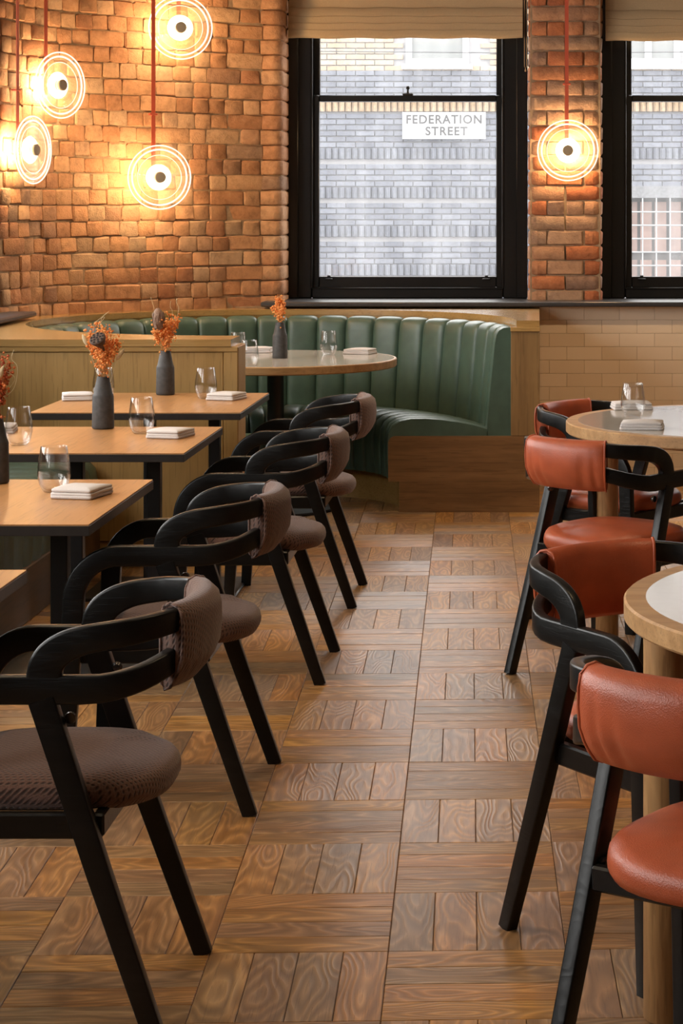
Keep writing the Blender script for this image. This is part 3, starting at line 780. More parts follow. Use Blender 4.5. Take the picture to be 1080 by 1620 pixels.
for g, (x, y, z, a, lab, sx, clip) in zip(lamps, LAMPS):
    g.location = (x, y, z); g.rotation_euler = (0, 0, R(a)); tag(g, lab, 'lamp', 'ribbed glass disc lamps')
    s_ = MB().box(sx - .0105, sx + .0105, .050, .054, -.05, CEIL - z).build('strap', 'strap_red', g, smooth=0)
    if clip: MB().box(sx - .022, sx + .022, .046, .075, clip - z, clip - z + .010, .002).build('strap_clip', 'strap_red', s_)
    l = bpy.data.lights.new('lamp_light', 'POINT'); l.energy = 9.0; l.color = (1, .66, .33); l.shadow_soft_size = .05
    o = link('lamp_light', l, g); o.location = (0, .085, 0)

# ------------------------------------------------------------------ recessed ceiling spots (above the frame)
SP = [(-1.45, 3.9, 'nearest square table'), (-1.45, 5.4, 'second nearest square table'), (-1.45, 6.85, 'third square table'), (-1.45, 8.1, 'furthest square table'), (-1.3, 10.2, 'corner booth'),
      (.75, 4.0, 'nearest round table'), (.75, 7.3, 'further round table'), (-.2, 9.2, 'aisle in front of the booth'), (1.6, 9.0, 'tiled wall'), (2.6, 6.0, 'right side of the room')]
spot_me = MB().lathe([(0, .0), (.045, .0), (.06, -.012), (.07, -.012), (.07, .004), (0, .004)], 28).mesh('ceiling_spot', 'white_paint', 50)
for x, y, over in SP:
    o = link('ceiling_spot', spot_me); o.location = (x, y, CEIL - .005); tag(o, 'white recessed ceiling spot above the ' + over, 'ceiling light', 'recessed ceiling spots')
    l = bpy.data.lights.new('spot_light', 'SPOT'); l.energy = 150 if over == 'tiled wall' else 48; l.color = (1, .72, .42); l.spot_size = R(80); l.spot_blend = .7; l.shadow_soft_size = .05  # tiled-wall spot is added fill, stronger and tilted to brighten the tiles
    q = link('spot_light', l, o); q.location = (0, 0, -.02); q.rotation_euler = (R(40) if over == 'tiled wall' else 0, 0, 0)

# ------------------------------------------------------------------ round corner booth
BC = Vector((-1.30, 10.26)); BR = 1.20; LZ = .9475
T0, T1 = 1.2, 270.0
booth = thing('corner_booth', 'curved corner booth with channelled green leather seat and back in an oak surround', 'booth', (BC.x, BC.y, 0))
outer = [(.01, 10.2875), (.01, 11.60), (-1.50, 11.60)] + [(p.x + .035 * 0 , p.y) for p in WALL if p.x < -1.66] + [(-2.69, 8.80), (-1.275, 8.80)]
def ray_out(th):
    d = Vector((math.cos(th), math.sin(th))); best = None
    for a, b in zip(outer, outer[1:]):
        a = Vector(a) - BC; b = Vector(b) - BC; e = b - a; den = d.x * e.y - d.y * e.x
        if abs(den) < 1e-9: continue
        t = (a.x * e.y - a.y * e.x) / den; u = (a.x * d.y - a.y * d.x) / den
        if t > .1 and -1e-6 <= u <= 1 + 1e-6 and (best is None or t < best): best = t
    return best or BR + .1
th = [R(T0 + (T1 - T0) * k / 96) for k in range(97)]
for p in outer:
    a = math.atan2(p[1] - BC.y, p[0] - BC.x) % (2 * math.pi)
    if th[0] < a < th[-1]: th.append(a)
th = sorted(set(round(t, 5) for t in th))
def ring_slab(ro, ri, z0, z1):
    m = MB(); vs = []; fs = []
    for t in th:
        for r in (ri(t), ro(t)):
            for z in (z0, z1): vs.append((r * math.cos(t), r * math.sin(t), z))
    for i in range(len(th) - 1):
        a = 4 * i; b = a + 4
        fs += [(a, b, b + 1, a + 1), (a + 2, a + 3, b + 3, b + 2), (a + 1, b + 1, b + 3, a + 3), (a, a + 2, b + 2, b)]
    n = len(th); fs += [(0, 1, 3, 2), (4 * n - 4, 4 * n - 2, 4 * n - 1, 4 * n - 3)]
    return m.add(vs, fs)
ring_slab(ray_out, lambda t: BR - .004, LZ - .030, LZ).build('ledge', 'booth_oak_flat', booth, smooth=30)
ring_slab(lambda t: BR + .03, lambda t: BR, .10, LZ - .030).build('back_shell', 'booth_oak', booth, smooth=30)
# rectangular oak panelling towards the tables (front of the divider), in booth-local coordinates
lx = lambda x: x - BC.x
ly = lambda y: y - BC.y
dv = MB().box(lx(-2.69), lx(-1.275), ly(8.82), ly(9.03), 0, LZ - .03).build('divider_core', 'booth_oak', booth, smooth=0)
MB().box(lx(-2.69), lx(-1.272), ly(8.804), ly(8.825), LZ - .053, LZ - .031, .002).build('trim_rail', 'booth_oak_flat', booth, smooth=0)
for a, b in ((-2.69, -2.31), (-2.308, -1.335)):
    MB().box(lx(a), lx(b), ly(8.812), ly(8.823), .09, LZ - .055, .002).build('front_panel', 'booth_oak', booth, smooth=0)
MB().box(lx(-1.332), lx(-1.272), ly(8.806), ly(8.823), .0, LZ - .055, .002).build('corner_stile', 'booth_oak', booth, smooth=0)
MB().box(lx(-1.276), lx(-1.270), ly(8.81), ly(9.03), .0, LZ - .032, .002).build('divider_end', 'booth_oak', booth, smooth=0)
MB().box(lx(-2.69), lx(-1.335), ly(8.815), ly(8.823), .0, .088, .002).build('skirting', 'booth_oak', booth, smooth=0)
# wooden end at the aisle: post, seat side and skirting
MB().box(lx(-.132), lx(.010), ly(10.272), ly(10.31), .378, LZ - .055, .0015).build('end_post', 'booth_oak_shaded', booth, smooth=0)
MB().box(lx(-.134), lx(.013), ly(10.265), ly(10.31), LZ - .053, LZ - .031, .002).build('trim_rail', 'booth_oak_flat', booth, smooth=0)
prof = [(lx(-.739), .152)] + [(lx(-.739) + .035 - .035 * math.cos(R(a)), .342 + .035 * math.sin(R(a))) for a in (0, 25, 50, 75, 90)] + [(lx(-.134), .377), (lx(.010), .377), (lx(.010), .152)]
MB().prism(prof, ly(10.270), ly(10.31), 'y').build('seat_end', 'walnut_panel', booth, smooth=0)
MB().box(lx(-.685), lx(.010), ly(10.270), ly(10.31), 0, .1515).build('end_skirting', 'walnut_panel', booth, smooth=0)
MB().box(lx(-.015), lx(.010), ly(10.31), ly(11.60), 0, LZ - .031).build('side_panel', 'booth_oak', booth, smooth=0)
# curved plinth
def arc_sheet(r, t, z0, z1, a0, a1, n=60):
    m = MB(); vs = []; fs = []
    for k in range(n + 1):
        a = R(a0 + (a1 - a0) * k / n)
        for rr in (r, r + t):
            for z in (z0, z1): vs.append((rr * math.cos(a), rr * math.sin(a), z))
    for i in range(n):
        a = 4 * i; b = a + 4
        fs += [(a, b, b + 1, a + 1), (a + 2, a + 3, b + 3, b + 2), (a + 1, b + 1, b + 3, a + 3), (a, a + 2, b + 2, b)]
    fs += [(0, 1, 3, 2), (4 * n, 4 * n + 2, 4 * n + 3, 4 * n + 1)]
    return m.add(vs, fs)
arc_sheet(.63, .02, 0, .152, T0, T1).build('plinth', 'booth_oak_flat', booth, smooth=30)
# upholstered channels
NCH = 32; DA = (T1 - T0) / NCH
BACK = [(1.196, .898), (1.185, .910), (1.160, .917), (1.130, .915), (1.106, .902), (1.093, .878), (1.086, .84), (1.078, .76), (1.068, .66), (1.058, .56), (1.050, .47), (1.046, .40)]
SEAT = [(1.050, .412), (.98, .432), (.90, .448), (.82, .459), (.74, .465), (.67, .464), (.615, .452), (.578, .428), (.560, .395), (.554, .35), (.554, .28), (.557, .21), (.562, .155)]
def channel(prof, puff, nrm):
    m = MB(); vs = []; fs = []; us = (-1, -.97, -.9, -.78, -.55, -.25, .0, .25, .55, .78, .9, .97, 1); n = len(us) - 1; q = len(prof)
    for k in range(n + 1):
        u = us[k]
        a = R(DA) / 2 * u
        d = puff * (1 - .25 * u * u - .75 * abs(u) ** 9)
        for i, (r, z) in enumerate(prof):
            r0, z0 = prof[max(i - 1, 0)]; r1, z1 = prof[min(i + 1, q - 1)]
            t = Vector((r1 - r0, z1 - z0)).normalized(); nv = Vector((t.y, -t.x)) * nrm
            e = min(1, (q - 1 - i) / 1.0) if nrm else 1
            vs.append(((r + nv.x * (d - puff)) * math.cos(a), (r + nv.x * (d - puff)) * math.sin(a), z + nv.y * (d - puff)))
    for k in range(n):
        for i in range(q - 1):
            a = k * q + i; fs.append((a, a + 1, a + q + 1, a + q))
    return m.add(vs, fs)
cb = channel(BACK, .020, 1).mesh('back_channel', 'leather_green', 80)
cs = channel(SEAT, .015, 1).mesh('seat_channel', 'leather_green', 80)
for k in range(NCH):
    a = R(T0 + (k + .5) * DA)
    for nm, me in (('back_channel', cb), ('seat_channel', cs)):
        o = link(nm, me, booth); o.rotation_euler = (0, 0, a)
for a, s in ((T0, 1), (T1, -1)):
    d = Matrix.Rotation(R(a), 4, 'Z'); m = MB()
    for pf, rb_ in ((BACK, [(1.046, .34), (1.196, .34)]), (SEAT, [(1.05, .155)])):
        pts = [(r + .004, z - .003) for r, z in pf] + rb_
        m2 = MB(); m2.prism(pts, 0.0, .012 * s, 'y', d)
        m2.build('end_cap', 'leather_green', booth, smooth=30)

# ------------------------------------------------------------------ straight bench along the left wall
bench = thing('wall_bench', 'straight green leather bench along the left wall behind the square tables', 'bench', (-2.1, 6.0, 0))
by0, by1 = -3.4, 2.78
MB().box(-.56, .25, by0, by1, 0, .20, .004).build('bench_base', 'bench_wood', bench, smooth=0)
MB().box(-.56, .20, by0, by1, .20, .40, .004).build('bench_body', 'bench_wood', bench, smooth=0)
nb = 44; pw = (by1 - by0) / nb
def straight(prof, puff):
    m = MB(); vs = []; fs = []; n = 6; q = len(prof)
    for k in range(n + 1):
        u = -1 + 2 * k / n; d = puff * (1 - abs(u) ** 3)
        for i, (x, z) in enumerate(prof):
            x0, z0 = prof[max(i - 1, 0)]; x1, z1 = prof[min(i + 1, q - 1)]; t = Vector((x1 - x0, z1 - z0)).normalized()
            vs.append((x + t.y * (puff - d), pw / 2 * u, z - t.x * (puff - d)))
    for k in range(n):
        for i in range(q - 1): a = k * q + i; fs.append((a, a + 1, a + q + 1, a + q))
    return m.add(vs, fs)
sm = straight([(-.36, .41), (-.2, .445), (0, .462), (.13, .462), (.205, .445), (.238, .41), (.248, .36), (.248, .28), (.244, .20)], .010).mesh('seat_channel', 'leather_green', 80)
bm_ = straight([(-.56, .90), (-.50, .915), (-.455, .90), (-.43, .85), (-.40, .6), (-.37, .40)], .012).mesh('back_channel', 'leather_green', 80)
for k in range(nb):
    for nm, me in (('seat_channel', sm), ('back_channel', bm_)):
        o = link(nm, me, bench); o.location = (0, by0 + (k + .5) * pw, 0)

# ------------------------------------------------------------------ square tables
TZ = .74
def square_table(label, xc, yc, loc_label=None):
    g = thing('square_table', label, 'table', (xc, yc, 0), 0, 'square tables along the bench')
    return g
def make_square(label, x0, x1, y0, y1):
    g = square_table(label, (x0 + x1) / 2, (y0 + y1) / 2); w, d = (x1 - x0) / 2, (y1 - y0) / 2
    MB().box(-w + .0015, w - .0015, -d + .0015, d - .0015, TZ - .004, TZ).build('table_top', 'table_oak', g, smooth=0)
    MB().box(-w, w, -d, d, TZ - .028, TZ - .0035, .001).build('edge_band', 'black_edge', g, smooth=0)
    for x in (-.02, .235):
        MB().box(x - .022, x + .022, -.022, .022, .012, TZ - .040, .003).build('leg', 'black_metal', g)
    MB().box(-.16, .30, -.035, .035, TZ - .040, TZ - .028, .002).build('top_plate', 'black_metal', g)
    MB().box(-.25, .34, -.24, .24, 0, .012, .004).build('foot_plate', 'black_metal', g)
    return g
TY = [(3.55, 4.375), (5.0, 5.835), (6.46, 7.25), (7.75, 8.585)]
make_square('nearest square oak table with only its bare corner showing at the left edge', -1.88, -1.075, *TY[0])
make_square('square oak table with a napkin and glass, second nearest of the row', -1.88, -1.08, *TY[1])
make_square('square oak table third in the row, holding the grey vase with a lotus pod', -1.90, -1.10, *TY[2])
make_square('square oak table furthest in the row, next to the oak booth divider', -1.90, -1.11, *TY[3])

# ------------------------------------------------------------------ round tables
RZ = .755; RR = .605
def round_top(g, rim, edge, white_r):
    MB().lathe([(white_r - .001, RZ), (RR - .004, RZ), (RR, RZ - .004), (RR, RZ - .036), (RR - .005, RZ - .041), (.1, RZ - .041)], 96).build('table_rim', rim, g, smooth=30)
    MB().lathe([(0, RZ + .0005), (white_r - .0005, RZ + .0005), (white_r, RZ - .004)], 96).build('table_top', 'white_top', g, smooth=30)
bt = thing('round_table', 'round white-topped pedestal table standing inside the green booth', 'table', (-1.31, 10.38, 0), 0, 'round tables')
round_top(bt, 'round_oak', 0, RR - .012)
MB().lathe([(0, .0), (.300, .0), (.304, .006), (.300, .014), (.06, .022), (.042, .03), (.042, RZ - .05), (.14, RZ - .045), (.14, RZ - .0405)], 48).build('pedestal', 'black_metal', bt, smooth=40)
def leg_table(label, x, y, angs):
    g = thing('round_table', label, 'table', (x, y, 0), 0, 'round tables')
    round_top(g, 'round_oak', 0, RR - .042)
    lr = .039
    lm = MB().lathe([(0, 0), (lr - .004, 0), (lr, .004), (lr, RZ - .043), (0, RZ - .043)], 28).mesh('leg', 'leg_oak', 50)
    for a in angs:
        o = link('leg', lm, g); o.location = (.548 * math.cos(R(a)), .548 * math.sin(R(a)), 0); o['tone'] = a * .01
    MB().lathe([(.0, RZ - .060), (.47, RZ - .060), (.47, RZ - .0415)], 48).build('apron', 'leg_oak', g)
    return g
leg_table('round oak-rimmed white table further along the right side, set with two napkins', .705, 7.32, (211, 331, 91))
leg_table('nearest round oak-rimmed white table cut by the right edge, thick oak leg', .770, 3.965, (192.5, 312.5, 72.5))

# ------------------------------------------------------------------ chairs
AX = .225
def plan(phi, b=.162, a=AX, u0=-.065, p=.92):      # phi 0..180: from the right arm round the back to the left arm
    c, s = math.cos(R(phi)), math.sin(R(phi)); return a * math.copysign(abs(c) ** p, c), u0 - b * s ** p
def plan_n(phi, **k):
    (x0, u0), (x1, u1) = plan(max(phi - 1.5, 0), **k), plan(min(phi + 1.5, 180), **k); return Vector((-(u1 - u0), x1 - x0, 0)).normalized()
def build_chair(upholstery, wrinkle):
    g = link('armchair', None)
    # arm band: bend above the right front leg, along the side, round the back, mirrored
    zc = .640; half = []
    for k in range(11):
        a = R(90 * k / 10); half.append(((AX + .004 * (1 - k / 10), .245 - .112 * (1 - math.cos(a)), zc - .112 + .112 * math.sin(a)), (1, 0, 0), .052))
    for u in (.09, .04, -.01, -.05): half.append(((AX, u, zc), (1, 0, 0), .052))
    for ph in (6, 14, 22, 30, 38, 46, 54, 62, 70, 80):
        x, u = plan(ph); half.append(((x, u, zc + .036 * min(1, ph / 55) ** 1.5), tuple(plan_n(ph)), .051 - .008 * min(1, ph / 60)))
    full = half + [((0, plan(90)[1], zc + .036), (0, -1, 0), .043)] + [((-p[0], p[1], p[2]), (-n[0], n[1], n[2]), h) for p, n, h in reversed(half)]
    MB().sweep([p for p, n, h in full], [n for p, n, h in full], lambda i: rrect(.024, full[i][2], .0055)).build('arm_band', 'black_ash', g, smooth=50)
    # upper band: springs from the arm top, arcs back and round the rear
    half = [((AX, u, z), (1, 0, 0), h) for u, z, h in ((.016, .655, .064), (.012, .680, .062), (.000, .700, .060), (-.022, .716, .056), (-.050, .727, .052), (-.078, .733, .050))]
    for ph in (14, 22, 30, 38, 46, 54, 62, 70, 80):
        x, u = plan(ph); half.append(((x, u - .010, .735 + .016 * min(1, ph / 55)), tuple(plan_n(ph)), .050 - .006 * min(1, ph / 50)))
    fine = []
    for i in range(len(half) - 1):
        pa = [Vector(half[max(0, min(len(half) - 1, i + o))][0]) for o in (-1, 0, 1, 2)]
        for k in range(4):
            t = k / 4; q = catmull([pa[1], pa[2]], 4)[k] if i in (0, len(half) - 2) else .5 * ((2 * pa[1]) + (pa[2] - pa[0]) * t + (2 * pa[0] - 5 * pa[1] + 4 * pa[2] - pa[3]) * t * t + (3 * pa[1] - pa[0] - 3 * pa[2] + pa[3]) * t ** 3)
            fine.append((tuple(q), tuple(Vector(half[i][1]).lerp(Vector(half[i + 1][1]), t)), half[i][2] * (1 - t) + half[i + 1][2] * t))
    half = fine + [half[-1]]
    full2 = half + [((0, plan(90)[1] - .010, .751), (0, -1, 0), .044)] + [((-p[0], p[1], p[2]), (-n[0], n[1], n[2]), h) for p, n, h in reversed(half)]
    MB().sweep([p for p, n, h in full2], [n for p, n, h in full2], lambda i: rrect(.023, full2[i][2], .0055)).build('back_band', 'black_ash', g, smooth=50)
    for s in (1, -1):
        MB().sweep([(s * (AX + .012), .272, 0), (s * (AX + .006), .255, .30), (s * (AX + .004), .245, zc - .105)], [(1, 0, 0)] * 3,
                   lambda i: rrect(.026, (.038, .047, .052)[i], .004)).build('leg', 'black_ash', g, smooth=50)
        MB().sweep([(s * (AX + .018), -.195, 0), (s * (AX + .008), -.085, .315), (s * (AX), .018, .622)], [(1, 0, 0)] * 3,
                   lambda i: rrect((.026, .028, .028)[i], (.036, .043, .048)[i], .0035)).build('leg', 'black_ash', g, smooth=50)
        MB().box(s * (AX - .008) - .011, s * (AX - .008) + .011, -.062, .250, .372, .418, .004).build('seat_rail', 'black_ash', g, smooth=0)
        MB().lathe([(0, 0), (.010, 0), (.011, .006), (.007, .012), (0, .013)], 12, Matrix.Translation((s * (AX - .014), -.028, .585)) @ Matrix.Rotation(R(-90 * s), 4, 'Y')).build('bolt', 'bolt_metal', g)
    MB().box(-AX + .01, AX - .01, .225, .247, .372, .418, .004).build('seat_rail', 'black_ash', g, smooth=0)
    MB().box(-AX + .01, AX - .01, -.090, -.068, .372, .414, .004).build('seat_rail', 'black_ash', g, smooth=0)
    # seat: squarish front, round rear
    def outline(s):
        out = []
        for k in range(40):
            a = 2 * math.pi * k / 40; c, d = math.cos(a), math.sin(a)
            e = .62 if d > 0 else .80
            x = math.copysign(abs(c) ** e, c) * .203 * s; y = math.copysign(abs(d) ** (.55 if d > 0 else .85), d) * ((.232 if d > 0 else .208) * s) + .022
            out.append((x, y))
        return out
    m = MB(); lv = [(.86, .410), (.955, .416), (.995, .430), (1.0, .442), (.985, .456), (.945, .466), (.85, .474), (.66, .479), (.35, .482)]
    vs = []; fs = []
    for s, z in lv: vs += [(x, y, z - (.006 if y < -.1 else 0)) for x, y in outline(s)]
    for i in range(len(lv) - 1):
        for k in range(40): a = i * 40 + k; b = i * 40 + (k + 1) % 40; fs.append((a, b, b + 40, a + 40))
    vs.append((0, .022, .483)); t = len(vs) - 1
    fs += [((len(lv) - 1) * 40 + k, (len(lv) - 1) * 40 + (k + 1) % 40, t) for k in range(40)]; fs.append(tuple(range(39, -1, -1)))
    m.add(vs, fs).build('seat', upholstery, g, smooth=80)
    vs = [(x, y, .411) for x, y in outline(.90)] + [(x * .8, y * .8 + .02, .392) for x, y in outline(.84)]
    MB().add(vs, [(k, (k + 1) % 40, 40 + (k + 1) % 40, 40 + k) for k in range(40)] + [tuple(range(40)), tuple(range(79, 39, -1))]).build('seat_base', 'black_ash', g, smooth=60)
    # padded back sleeve over both bands
    xs = [-.144 + .288 * i / 56 for i in range(57)]; n = 56
    def phi_of(x):
        lo, hi = 0.0, 180.0
        for _ in range(40):
            m_ = (lo + hi) / 2
            if plan(m_)[0] > x: lo = m_
            else: hi = m_
        return lo
    base = [(.018, -.066), (.027, -.040), (.030, 0), (.029, .035), (.025, .058), (.012, .073), (-.005, .077), (-.020, .069), (-.027, .050), (-.029, .010), (-.029, -.050), (-.027, -.098), (-.019, -.110), (-.005, -.104), (.009, -.084)]
    base = [(a, b * .86) for a, b in base]
    folds = [(-.108, .009, .008), (-.070, .014, -.010), (.078, .013, .014), (.118, .008, -.006)]
    path = []; nn = []; prs = []
    for i, x_ in enumerate(reversed(xs)):
        ph = phi_of(x_); x, u = plan(ph); path.append((x, u - .004, .713)); nn.append(tuple(plan_n(ph)))
        ed = min(i, n - i) / 5.0; sq = .86 + .14 * math.sqrt(min(1, ed)); pr = []
        for a, b in base:
            low = max(0.0, min(1.0, (.035 - b) / .10)) if a > -.01 else 0
            wr = sum(-.0065 * math.exp(-((x - fx_ - slant * (b + .07) * 6) / w_) ** 2) for fx_, w_, slant in folds) * low * wrinkle
            mid = 1 + .14 * math.cos(x / .144 * math.pi / 2)
            pr.append((a * sq * (mid if a > 0 else 1) + (wr if a > 0 else 0), b * (.93 + .07 * sq)))
        prs.append(pr)
    MB().sweep(path, nn, lambda i: prs[i]).build('back_pad', upholstery, g, smooth=75)
    for i in (0, n):
        c = MB(); p = Vector(path[i]); nv = Vector(nn[i]); pr = prs[i]
        c.tube([p + nv * (a * 1.02) + Vector((0, 0, -b)) * -1 for a, b in pr] + [p + nv * (pr[0][0] * 1.02) + Vector((0, 0, pr[0][1]))], .0035, 6)
        c.build('pad_seam', upholstery, g, smooth=80)
    return g
def place(proto, first, x, y, fx, fy, label, group):
    g = proto if first else copy_tree(proto)
    g.location = (x, y, 0); g.rotation_euler = (0, 0, math.atan2(-fx, fy)); tag(g, label, 'chair', group)
    return g
brown = build_chair('fabric_brown', .25); red = build_chair('leather_red', 1.0)
BG, RG = 'brown fabric armchairs facing the square tables', 'red leather armchairs round the oak tables'
place(brown, True, -.868, 3.94, -1, 0, 'nearest black armchair with brown woven fabric seat, cut by the left edge', BG)
place(brown, False, -.905, 5.375, -1, 0, 'black armchair with brown fabric back, second nearest in the row of brown chairs', BG)
place(brown, False, -.880, 6.79, -1, 0, 'black armchair with brown fabric back, third in the row of brown chairs', BG)
place(brown, False, -.890, 8.04, -1, .0, 'furthest brown fabric armchair, in front of the green booth', BG)
place(red, True, .317, 3.39, .54, .84, 'nearest red leather armchair seen from behind at the lower right edge', RG)
place(red, False, .248, 4.31, .57, -.82, 'red leather armchair facing the camera, tucked behind the nearest round table', RG)
place(red, False, .222, 6.70, .62, .785, 'red leather armchair with its back to the aisle at the further round table', RG)
place(red, False, .262, 7.675, .787, -.617, 'furthest red leather armchair half hidden behind the further round table', RG)

# ------------------------------------------------------------------ table ware
def make_vase():
    prof = [(0, 0), (.034, 0), (.0375, .003), (.038, .01), (.0365, .112), (.0345, .119), (.0325, .121), (.0215, .176), (.0205, .180), (.0180, .180), (.0185, .174), (.028, .12), (.032, .10), (.033, .01), (0, .008)]
    return MB().lathe(prof, 40).mesh('bud_vase', 'vase_grey', 50)
vase_me = make_vase()
def vase(label, x, y, z): 
    o = link('bud_vase', vase_me); o.location = (x, y, z); return tag(o, label, 'vase', 'grey ceramic bud vases')
def make_glass():
    prof = [(0, .006), (.022, .006), (.029, .011), (.036, .022), (.0425, .045), (.0415, .068), (.037, .098), (.0335, .121), (.0345, .1225), (.0353, .121), (.0388, .098), (.0433, .068), (.0445, .045), (.0385, .020), (.031, .006), (.026, .0), (0, .0)]
    return MB().lathe(prof, 40).mesh('tumbler_glass', 'drink_glass', 80)
glass_me = make_glass()
def glass(label, x, y, z): 
    o = link('tumbler_glass', glass_me); o.location = (x, y, z); return tag(o, label, 'glass', 'stemless drinking glasses')
def make_napkin(seed):
    r = random.Random(seed); m = MB(); z = 0
    for k in range(3):
        h = .0085; a, b = .060 - .001 * k + r.uniform(-.001, .001), .074 - .002 * k
        n = 32; vs = []; fs = []; lv = [(.975, 0), (1.0, h * .35), (1.0, h * .7), (.975, h), (.55, h + (.003 if k == 2 else 0)), (0.02, h + (.0045 if k == 2 else 0))]
        for s, zz in lv:
            for q in range(n):
                t = 2 * math.pi * q / n; c, d = math.cos(t), math.sin(t); e = .14
                x = math.copysign(abs(c) ** e, c) * a * s + .0008 * math.sin(7 * t + k); y = math.copysign(abs(d) ** e, d) * b * s
                vs.append((x + r.uniform(-.0004, .0004), y, z + zz + .0015 * math.sin(y * 30 + k) * (1 if k else 0)))
        for i in range(len(lv) - 1):
            for q in range(n): u = i * n + q; w = i * n + (q + 1) % n; fs.append((u, w, w + n, u + n))
        fs += [tuple(range(n - 1, -1, -1)), tuple((len(lv) - 1) * n + q for q in range(n))]
        m.add(vs, fs); z += h - .0003
    return m.mesh('folded_napkin', 'napkin_cloth', 60)
nap_me = [make_napkin(s) for s in range(3)]
def napkin(label, x, y, z, rz, i): 
    o = link('folded_napkin', nap_me[i % 3]); o.location = (x, y, z + .001); o.rotation_euler = (0, 0, R(rz)); return tag(o, label, 'napkin', 'folded grey-white napkins')
NV = Vector((0, 0, .178))
def ico(m, c, r):
    vs = [(0, 0, 1), (0, 0, -1)] + [(math.cos(a), math.sin(a), .0) for a in [k * 2 * math.pi / 5 for k in range(5)]]
    fs = [(0, 2 + k, 2 + (k + 1) % 5) for k in range(5)] + [(1, 2 + (k + 1) % 5, 2 + k) for k in range(5)]
    m.add([(c[0] + x * r, c[1] + y * r, c[2] + z * r) for x, y, z in vs], fs)
def curve_pts(a, b, bow, n=6):
    a, b, bow = Vector(a), Vector(b), Vector(bow)
    return [a.lerp(b, k / n) + bow * (math.sin(math.pi * k / n)) for k in range(n + 1)]
def bouquet(label, x, y, z, seed, spread, height, mt, extra, n_st=26):
    r = random.Random(seed); g = thing('dried_flowers', label, 'flowers', (x, y, z + .10), 0, 'dried flower bunches')
    base = .075
    st_ = MB(); fl = MB()
    for k in range(n_st):
        a = r.uniform(0, 2 * math.pi); q = math.sqrt(r.random()) * spread; h = base + height * r.uniform(.55, 1.0) * (1 - .22 * (q / spread) ** 2)
        p0 = (r.uniform(-.010, .010), r.uniform(-.010, .010), r.uniform(-.02, .03)); p1 = (q * math.cos(a), q * math.sin(a), h)
        pts = curve_pts(p0, p1, (-.25 * p1[0], -.25 * p1[1], 0)); st_.tube(pts, .0009, 5, .0005)
        for j in range(30):
            t = 1 - abs(r.gauss(0, .22)); t = max(.35, min(1.0, t)); i = min(len(pts) - 2, int(t * (len(pts) - 1))); c = pts[i].lerp(pts[i + 1], t * (len(pts) - 1) - i)
            s_ = .013 * (1.15 - .3 * t)
            ico(fl, c + Vector((r.gauss(0, s_ * .7), r.gauss(0, s_ * .7), r.gauss(0, s_ * .7))), r.uniform(.0028, .0062))
    st_.build('stems', 'stem_straw', g, smooth=0, kind='stuff'); fl.build('florets', mt, g, smooth=0, kind='stuff')
    for e in extra:
        if e[0] == 'pod':
            c = Vector(e[1]); T = Matrix.Translation(c) @ Matrix.Rotation(R(e[2]), 4, 'Y') @ Matrix.Rotation(R(e[3]), 4, 'X') @ Matrix.Scale(1.25, 4)
            m = MB(); m.lathe([(0, -.045), (.003, -.044), (.006, -.03), (.014, -.016), (.0225, .0), (.023, .005), (.020, .008), (0, .0085)], 20, T); pd = m.build('seed_pod', 'pod_brown', g)
            hl = MB()
            for rr, nn_ in ((0, 1), (.009, 5), (.017, 9)):
                for k in range(nn_):
                    a = 2 * math.pi * k / nn_; hl.lathe([(.0032, .008), (.0032, .0095), (0, .0092)], 8, T @ Matrix.Translation((rr * math.cos(a), rr * math.sin(a), 0)))
            hl.build('pod_holes', 'pod_hole', pd, smooth=0)
        if e[0] == 'bulb':
            m = MB(); pr = [(.003, -.03), (.012, -.022), (.018, -.006), (.0175, .012), (.012, .028), (.005, .036), (0, .037)]
            m.lathe(pr, 18, Matrix.Translation(e[1]) @ Matrix.Rotation(R(e[2]), 4, 'Y') @ Matrix.Scale(1.35, 4)); m.build('protea_head', 'bulb_mauve', g)
            lf = MB()
            for k in range(14):
                a = k * 2 * math.pi / 14 + (k % 2) * .2; T = Matrix.Translation(e[1]) @ Matrix.Rotation(a, 4, 'Z') @ Matrix.Scale(1.35, 4); zz = -.012 + (k % 3) * .011
                lf.add([(.0165, -.005, zz - .012), (.0165, .005, zz - .012), (.0195, .0045, zz + .006), (.0185, 0, zz + .018), (.0195, -.0045, zz + .006)], [(0, 1, 2, 3, 4)], T)
            lf.build('bracts', 'bulb_mauve', g, smooth=0)
        if e[0] == 'spike':
            m = MB(); c = Vector(e[1]); T = Matrix.Translation(c) @ Matrix.Rotation(R(e[2]), 4, 'Y')
            m.lathe([(.0, -.022), (.005, -.016), (.0085, -.002), (.007, .012), (.003, .022), (0, .026)], 12, T); m.tube(curve_pts((0, 0, 0), T @ Vector((0, 0, -.02)), (.004, 0, 0)), .0008, 5)
            m.build('grass_head', 'straw_pale', g)
        if e[0] == 'wisp':
            MB().tube([tuple(p) for p in catmull(e[1], 5)], .0009, 5).build('wisp', 'straw_pale', g)
    return g
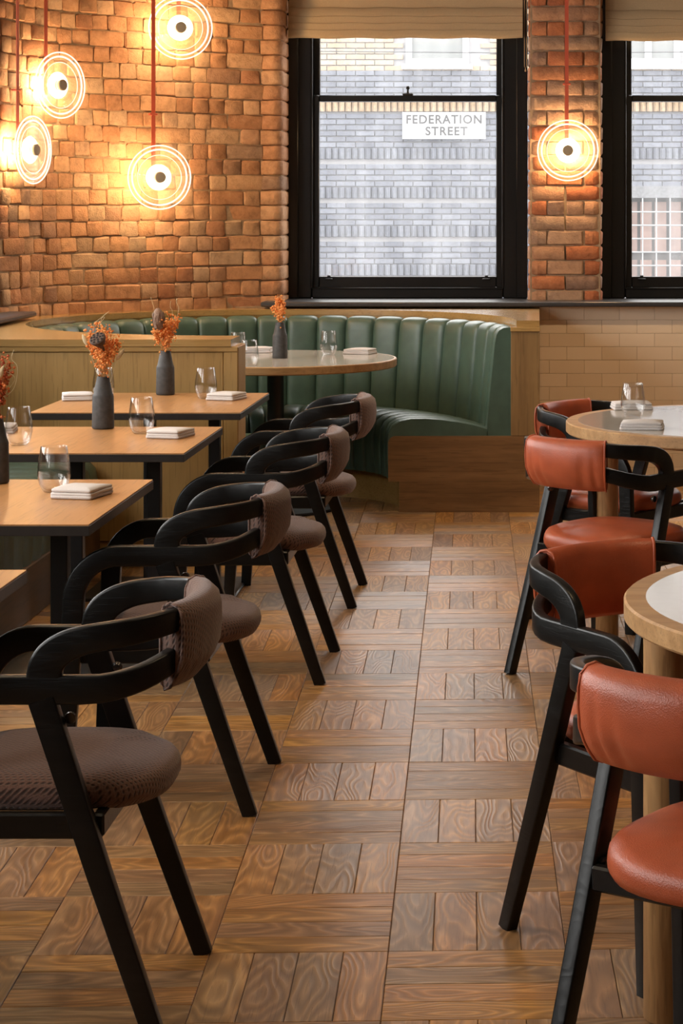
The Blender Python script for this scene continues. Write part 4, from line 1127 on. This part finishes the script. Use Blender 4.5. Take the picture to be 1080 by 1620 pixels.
# third table (vase with the lotus pod)
vase('grey bud vase with orange flowers and a lotus pod, third table of the row', -1.505, 7.19, TZ)
bouquet('orange dried flowers with a dark lotus pod, on the third square table', -1.505, 7.19, TZ, 3, .062, .205, 'floret_orange', [('pod', (-.004, -.064, .212), -18, 40), ('spike', (-.058, -.015, .205), -25), ('wisp', [(-.02, 0, .15), (-.035, 0, .25), (-.005, 0, .285), (.02, 0, .305)]), ('wisp', [(0, 0, .15), (-.008, 0, .27), (.006, 0, .285), (-.014, 0, .262)]), ('spike', (.058, 0, .155), 35)])
glass('empty glass beside the napkin, right of the lotus pod vase', -1.341, 7.03, TZ)
napkin('folded napkin at the aisle end of the third table, right of a glass', -1.225, 6.93, TZ, -14, 0)
glass('empty glass near the left picture edge, behind the second table', -1.672, 6.69, TZ)
napkin('napkin at the left picture edge, half hidden behind a glass', -1.840, 7.08, TZ, 8, 1)
# furthest square table
vase('grey bud vase with a brown protea head on the furthest square table', -1.524, 8.50, TZ)
bouquet('orange dried flowers round a big brown protea head, on the furthest square table', -1.524, 8.50, TZ, 5, .058, .180, 'floret_orange', [('bulb', (-.018, -.052, .208), -5), ('wisp', [(-.02, 0, .15), (-.05, 0, .20), (-.045, 0, .245), (-.06, 0, .30)]), ('wisp', [(.03, 0, .16), (.028, 0, .24), (.02, 0, .26), (.022, 0, .285)]), ('wisp', [(.04, 0, .2), (.055, 0, .25), (.045, 0, .28), (.047, 0, .295)])])
glass('empty glass beside a napkin at the aisle side of the furthest square table', -1.331, 8.33, TZ)
napkin('folded napkin at the right corner of the furthest square table', -1.243, 8.30, TZ, -16, 2)
napkin('folded napkin on the bench side of the furthest square table', -1.838, 8.29, TZ, 14, 0)
glass('glass mostly hidden behind the lotus pod vase', -1.742, 8.33, TZ)
# second table
vase('dark grey vase cut by the left edge on the second nearest table', -1.505, 5.76, TZ)
bouquet('dark red and straw dried flowers cut by the left edge', -1.505, 5.76, TZ, 9, .050, .20, 'floret_red', [('spike', (.022, -.03, .205), 22), ('wisp', [(0, 0, .12), (.05, 0, .16), (.062, 0, .22), (.045, 0, .245), (.052, 0, .27)]), ('wisp', [(.0, 0, .1), (.03, 0, .15), (.055, 0, .19), (.03, 0, .21)]), ('spike', (-.03, -.02, .24), -15)], n_st=20)
glass('nearest empty glass, beside the napkin on the second nearest table', -1.300, 5.58, TZ)
napkin('nearest folded napkin, on the second nearest square table', -1.207, 5.50, TZ, -13, 1)
# booth table
vase('grey bud vase in the middle of the booth table', -1.288, 10.38, RZ)
bouquet('small bunch of orange dried flowers on the booth table', -1.288, 10.38, RZ, 13, .036, .150, 'floret_orange', [], n_st=18)
glass('empty glass right of the vase on the booth table', -1.068, 10.61, RZ)
napkin('folded napkin at the right rim of the booth table', -.915, 10.70, RZ, 72, 2)
napkin('folded napkin lying left of the vase on the booth table', -1.455, 10.80, RZ, 90, 0)
glass('front glass of the two left of the booth table vase', -1.372, 9.88, RZ)
glass('rear glass of the two at the left end of the booth table', -1.515, 10.50, RZ)
# further round table
glass('empty glass between two napkins on the further round table', .342, 7.43, RZ)
napkin('front napkin of the two on the further round table', .355, 7.04, RZ, 84, 1)
napkin('rear napkin of the two on the further round table, behind the glass', .350, 7.74, RZ, 96, 2)
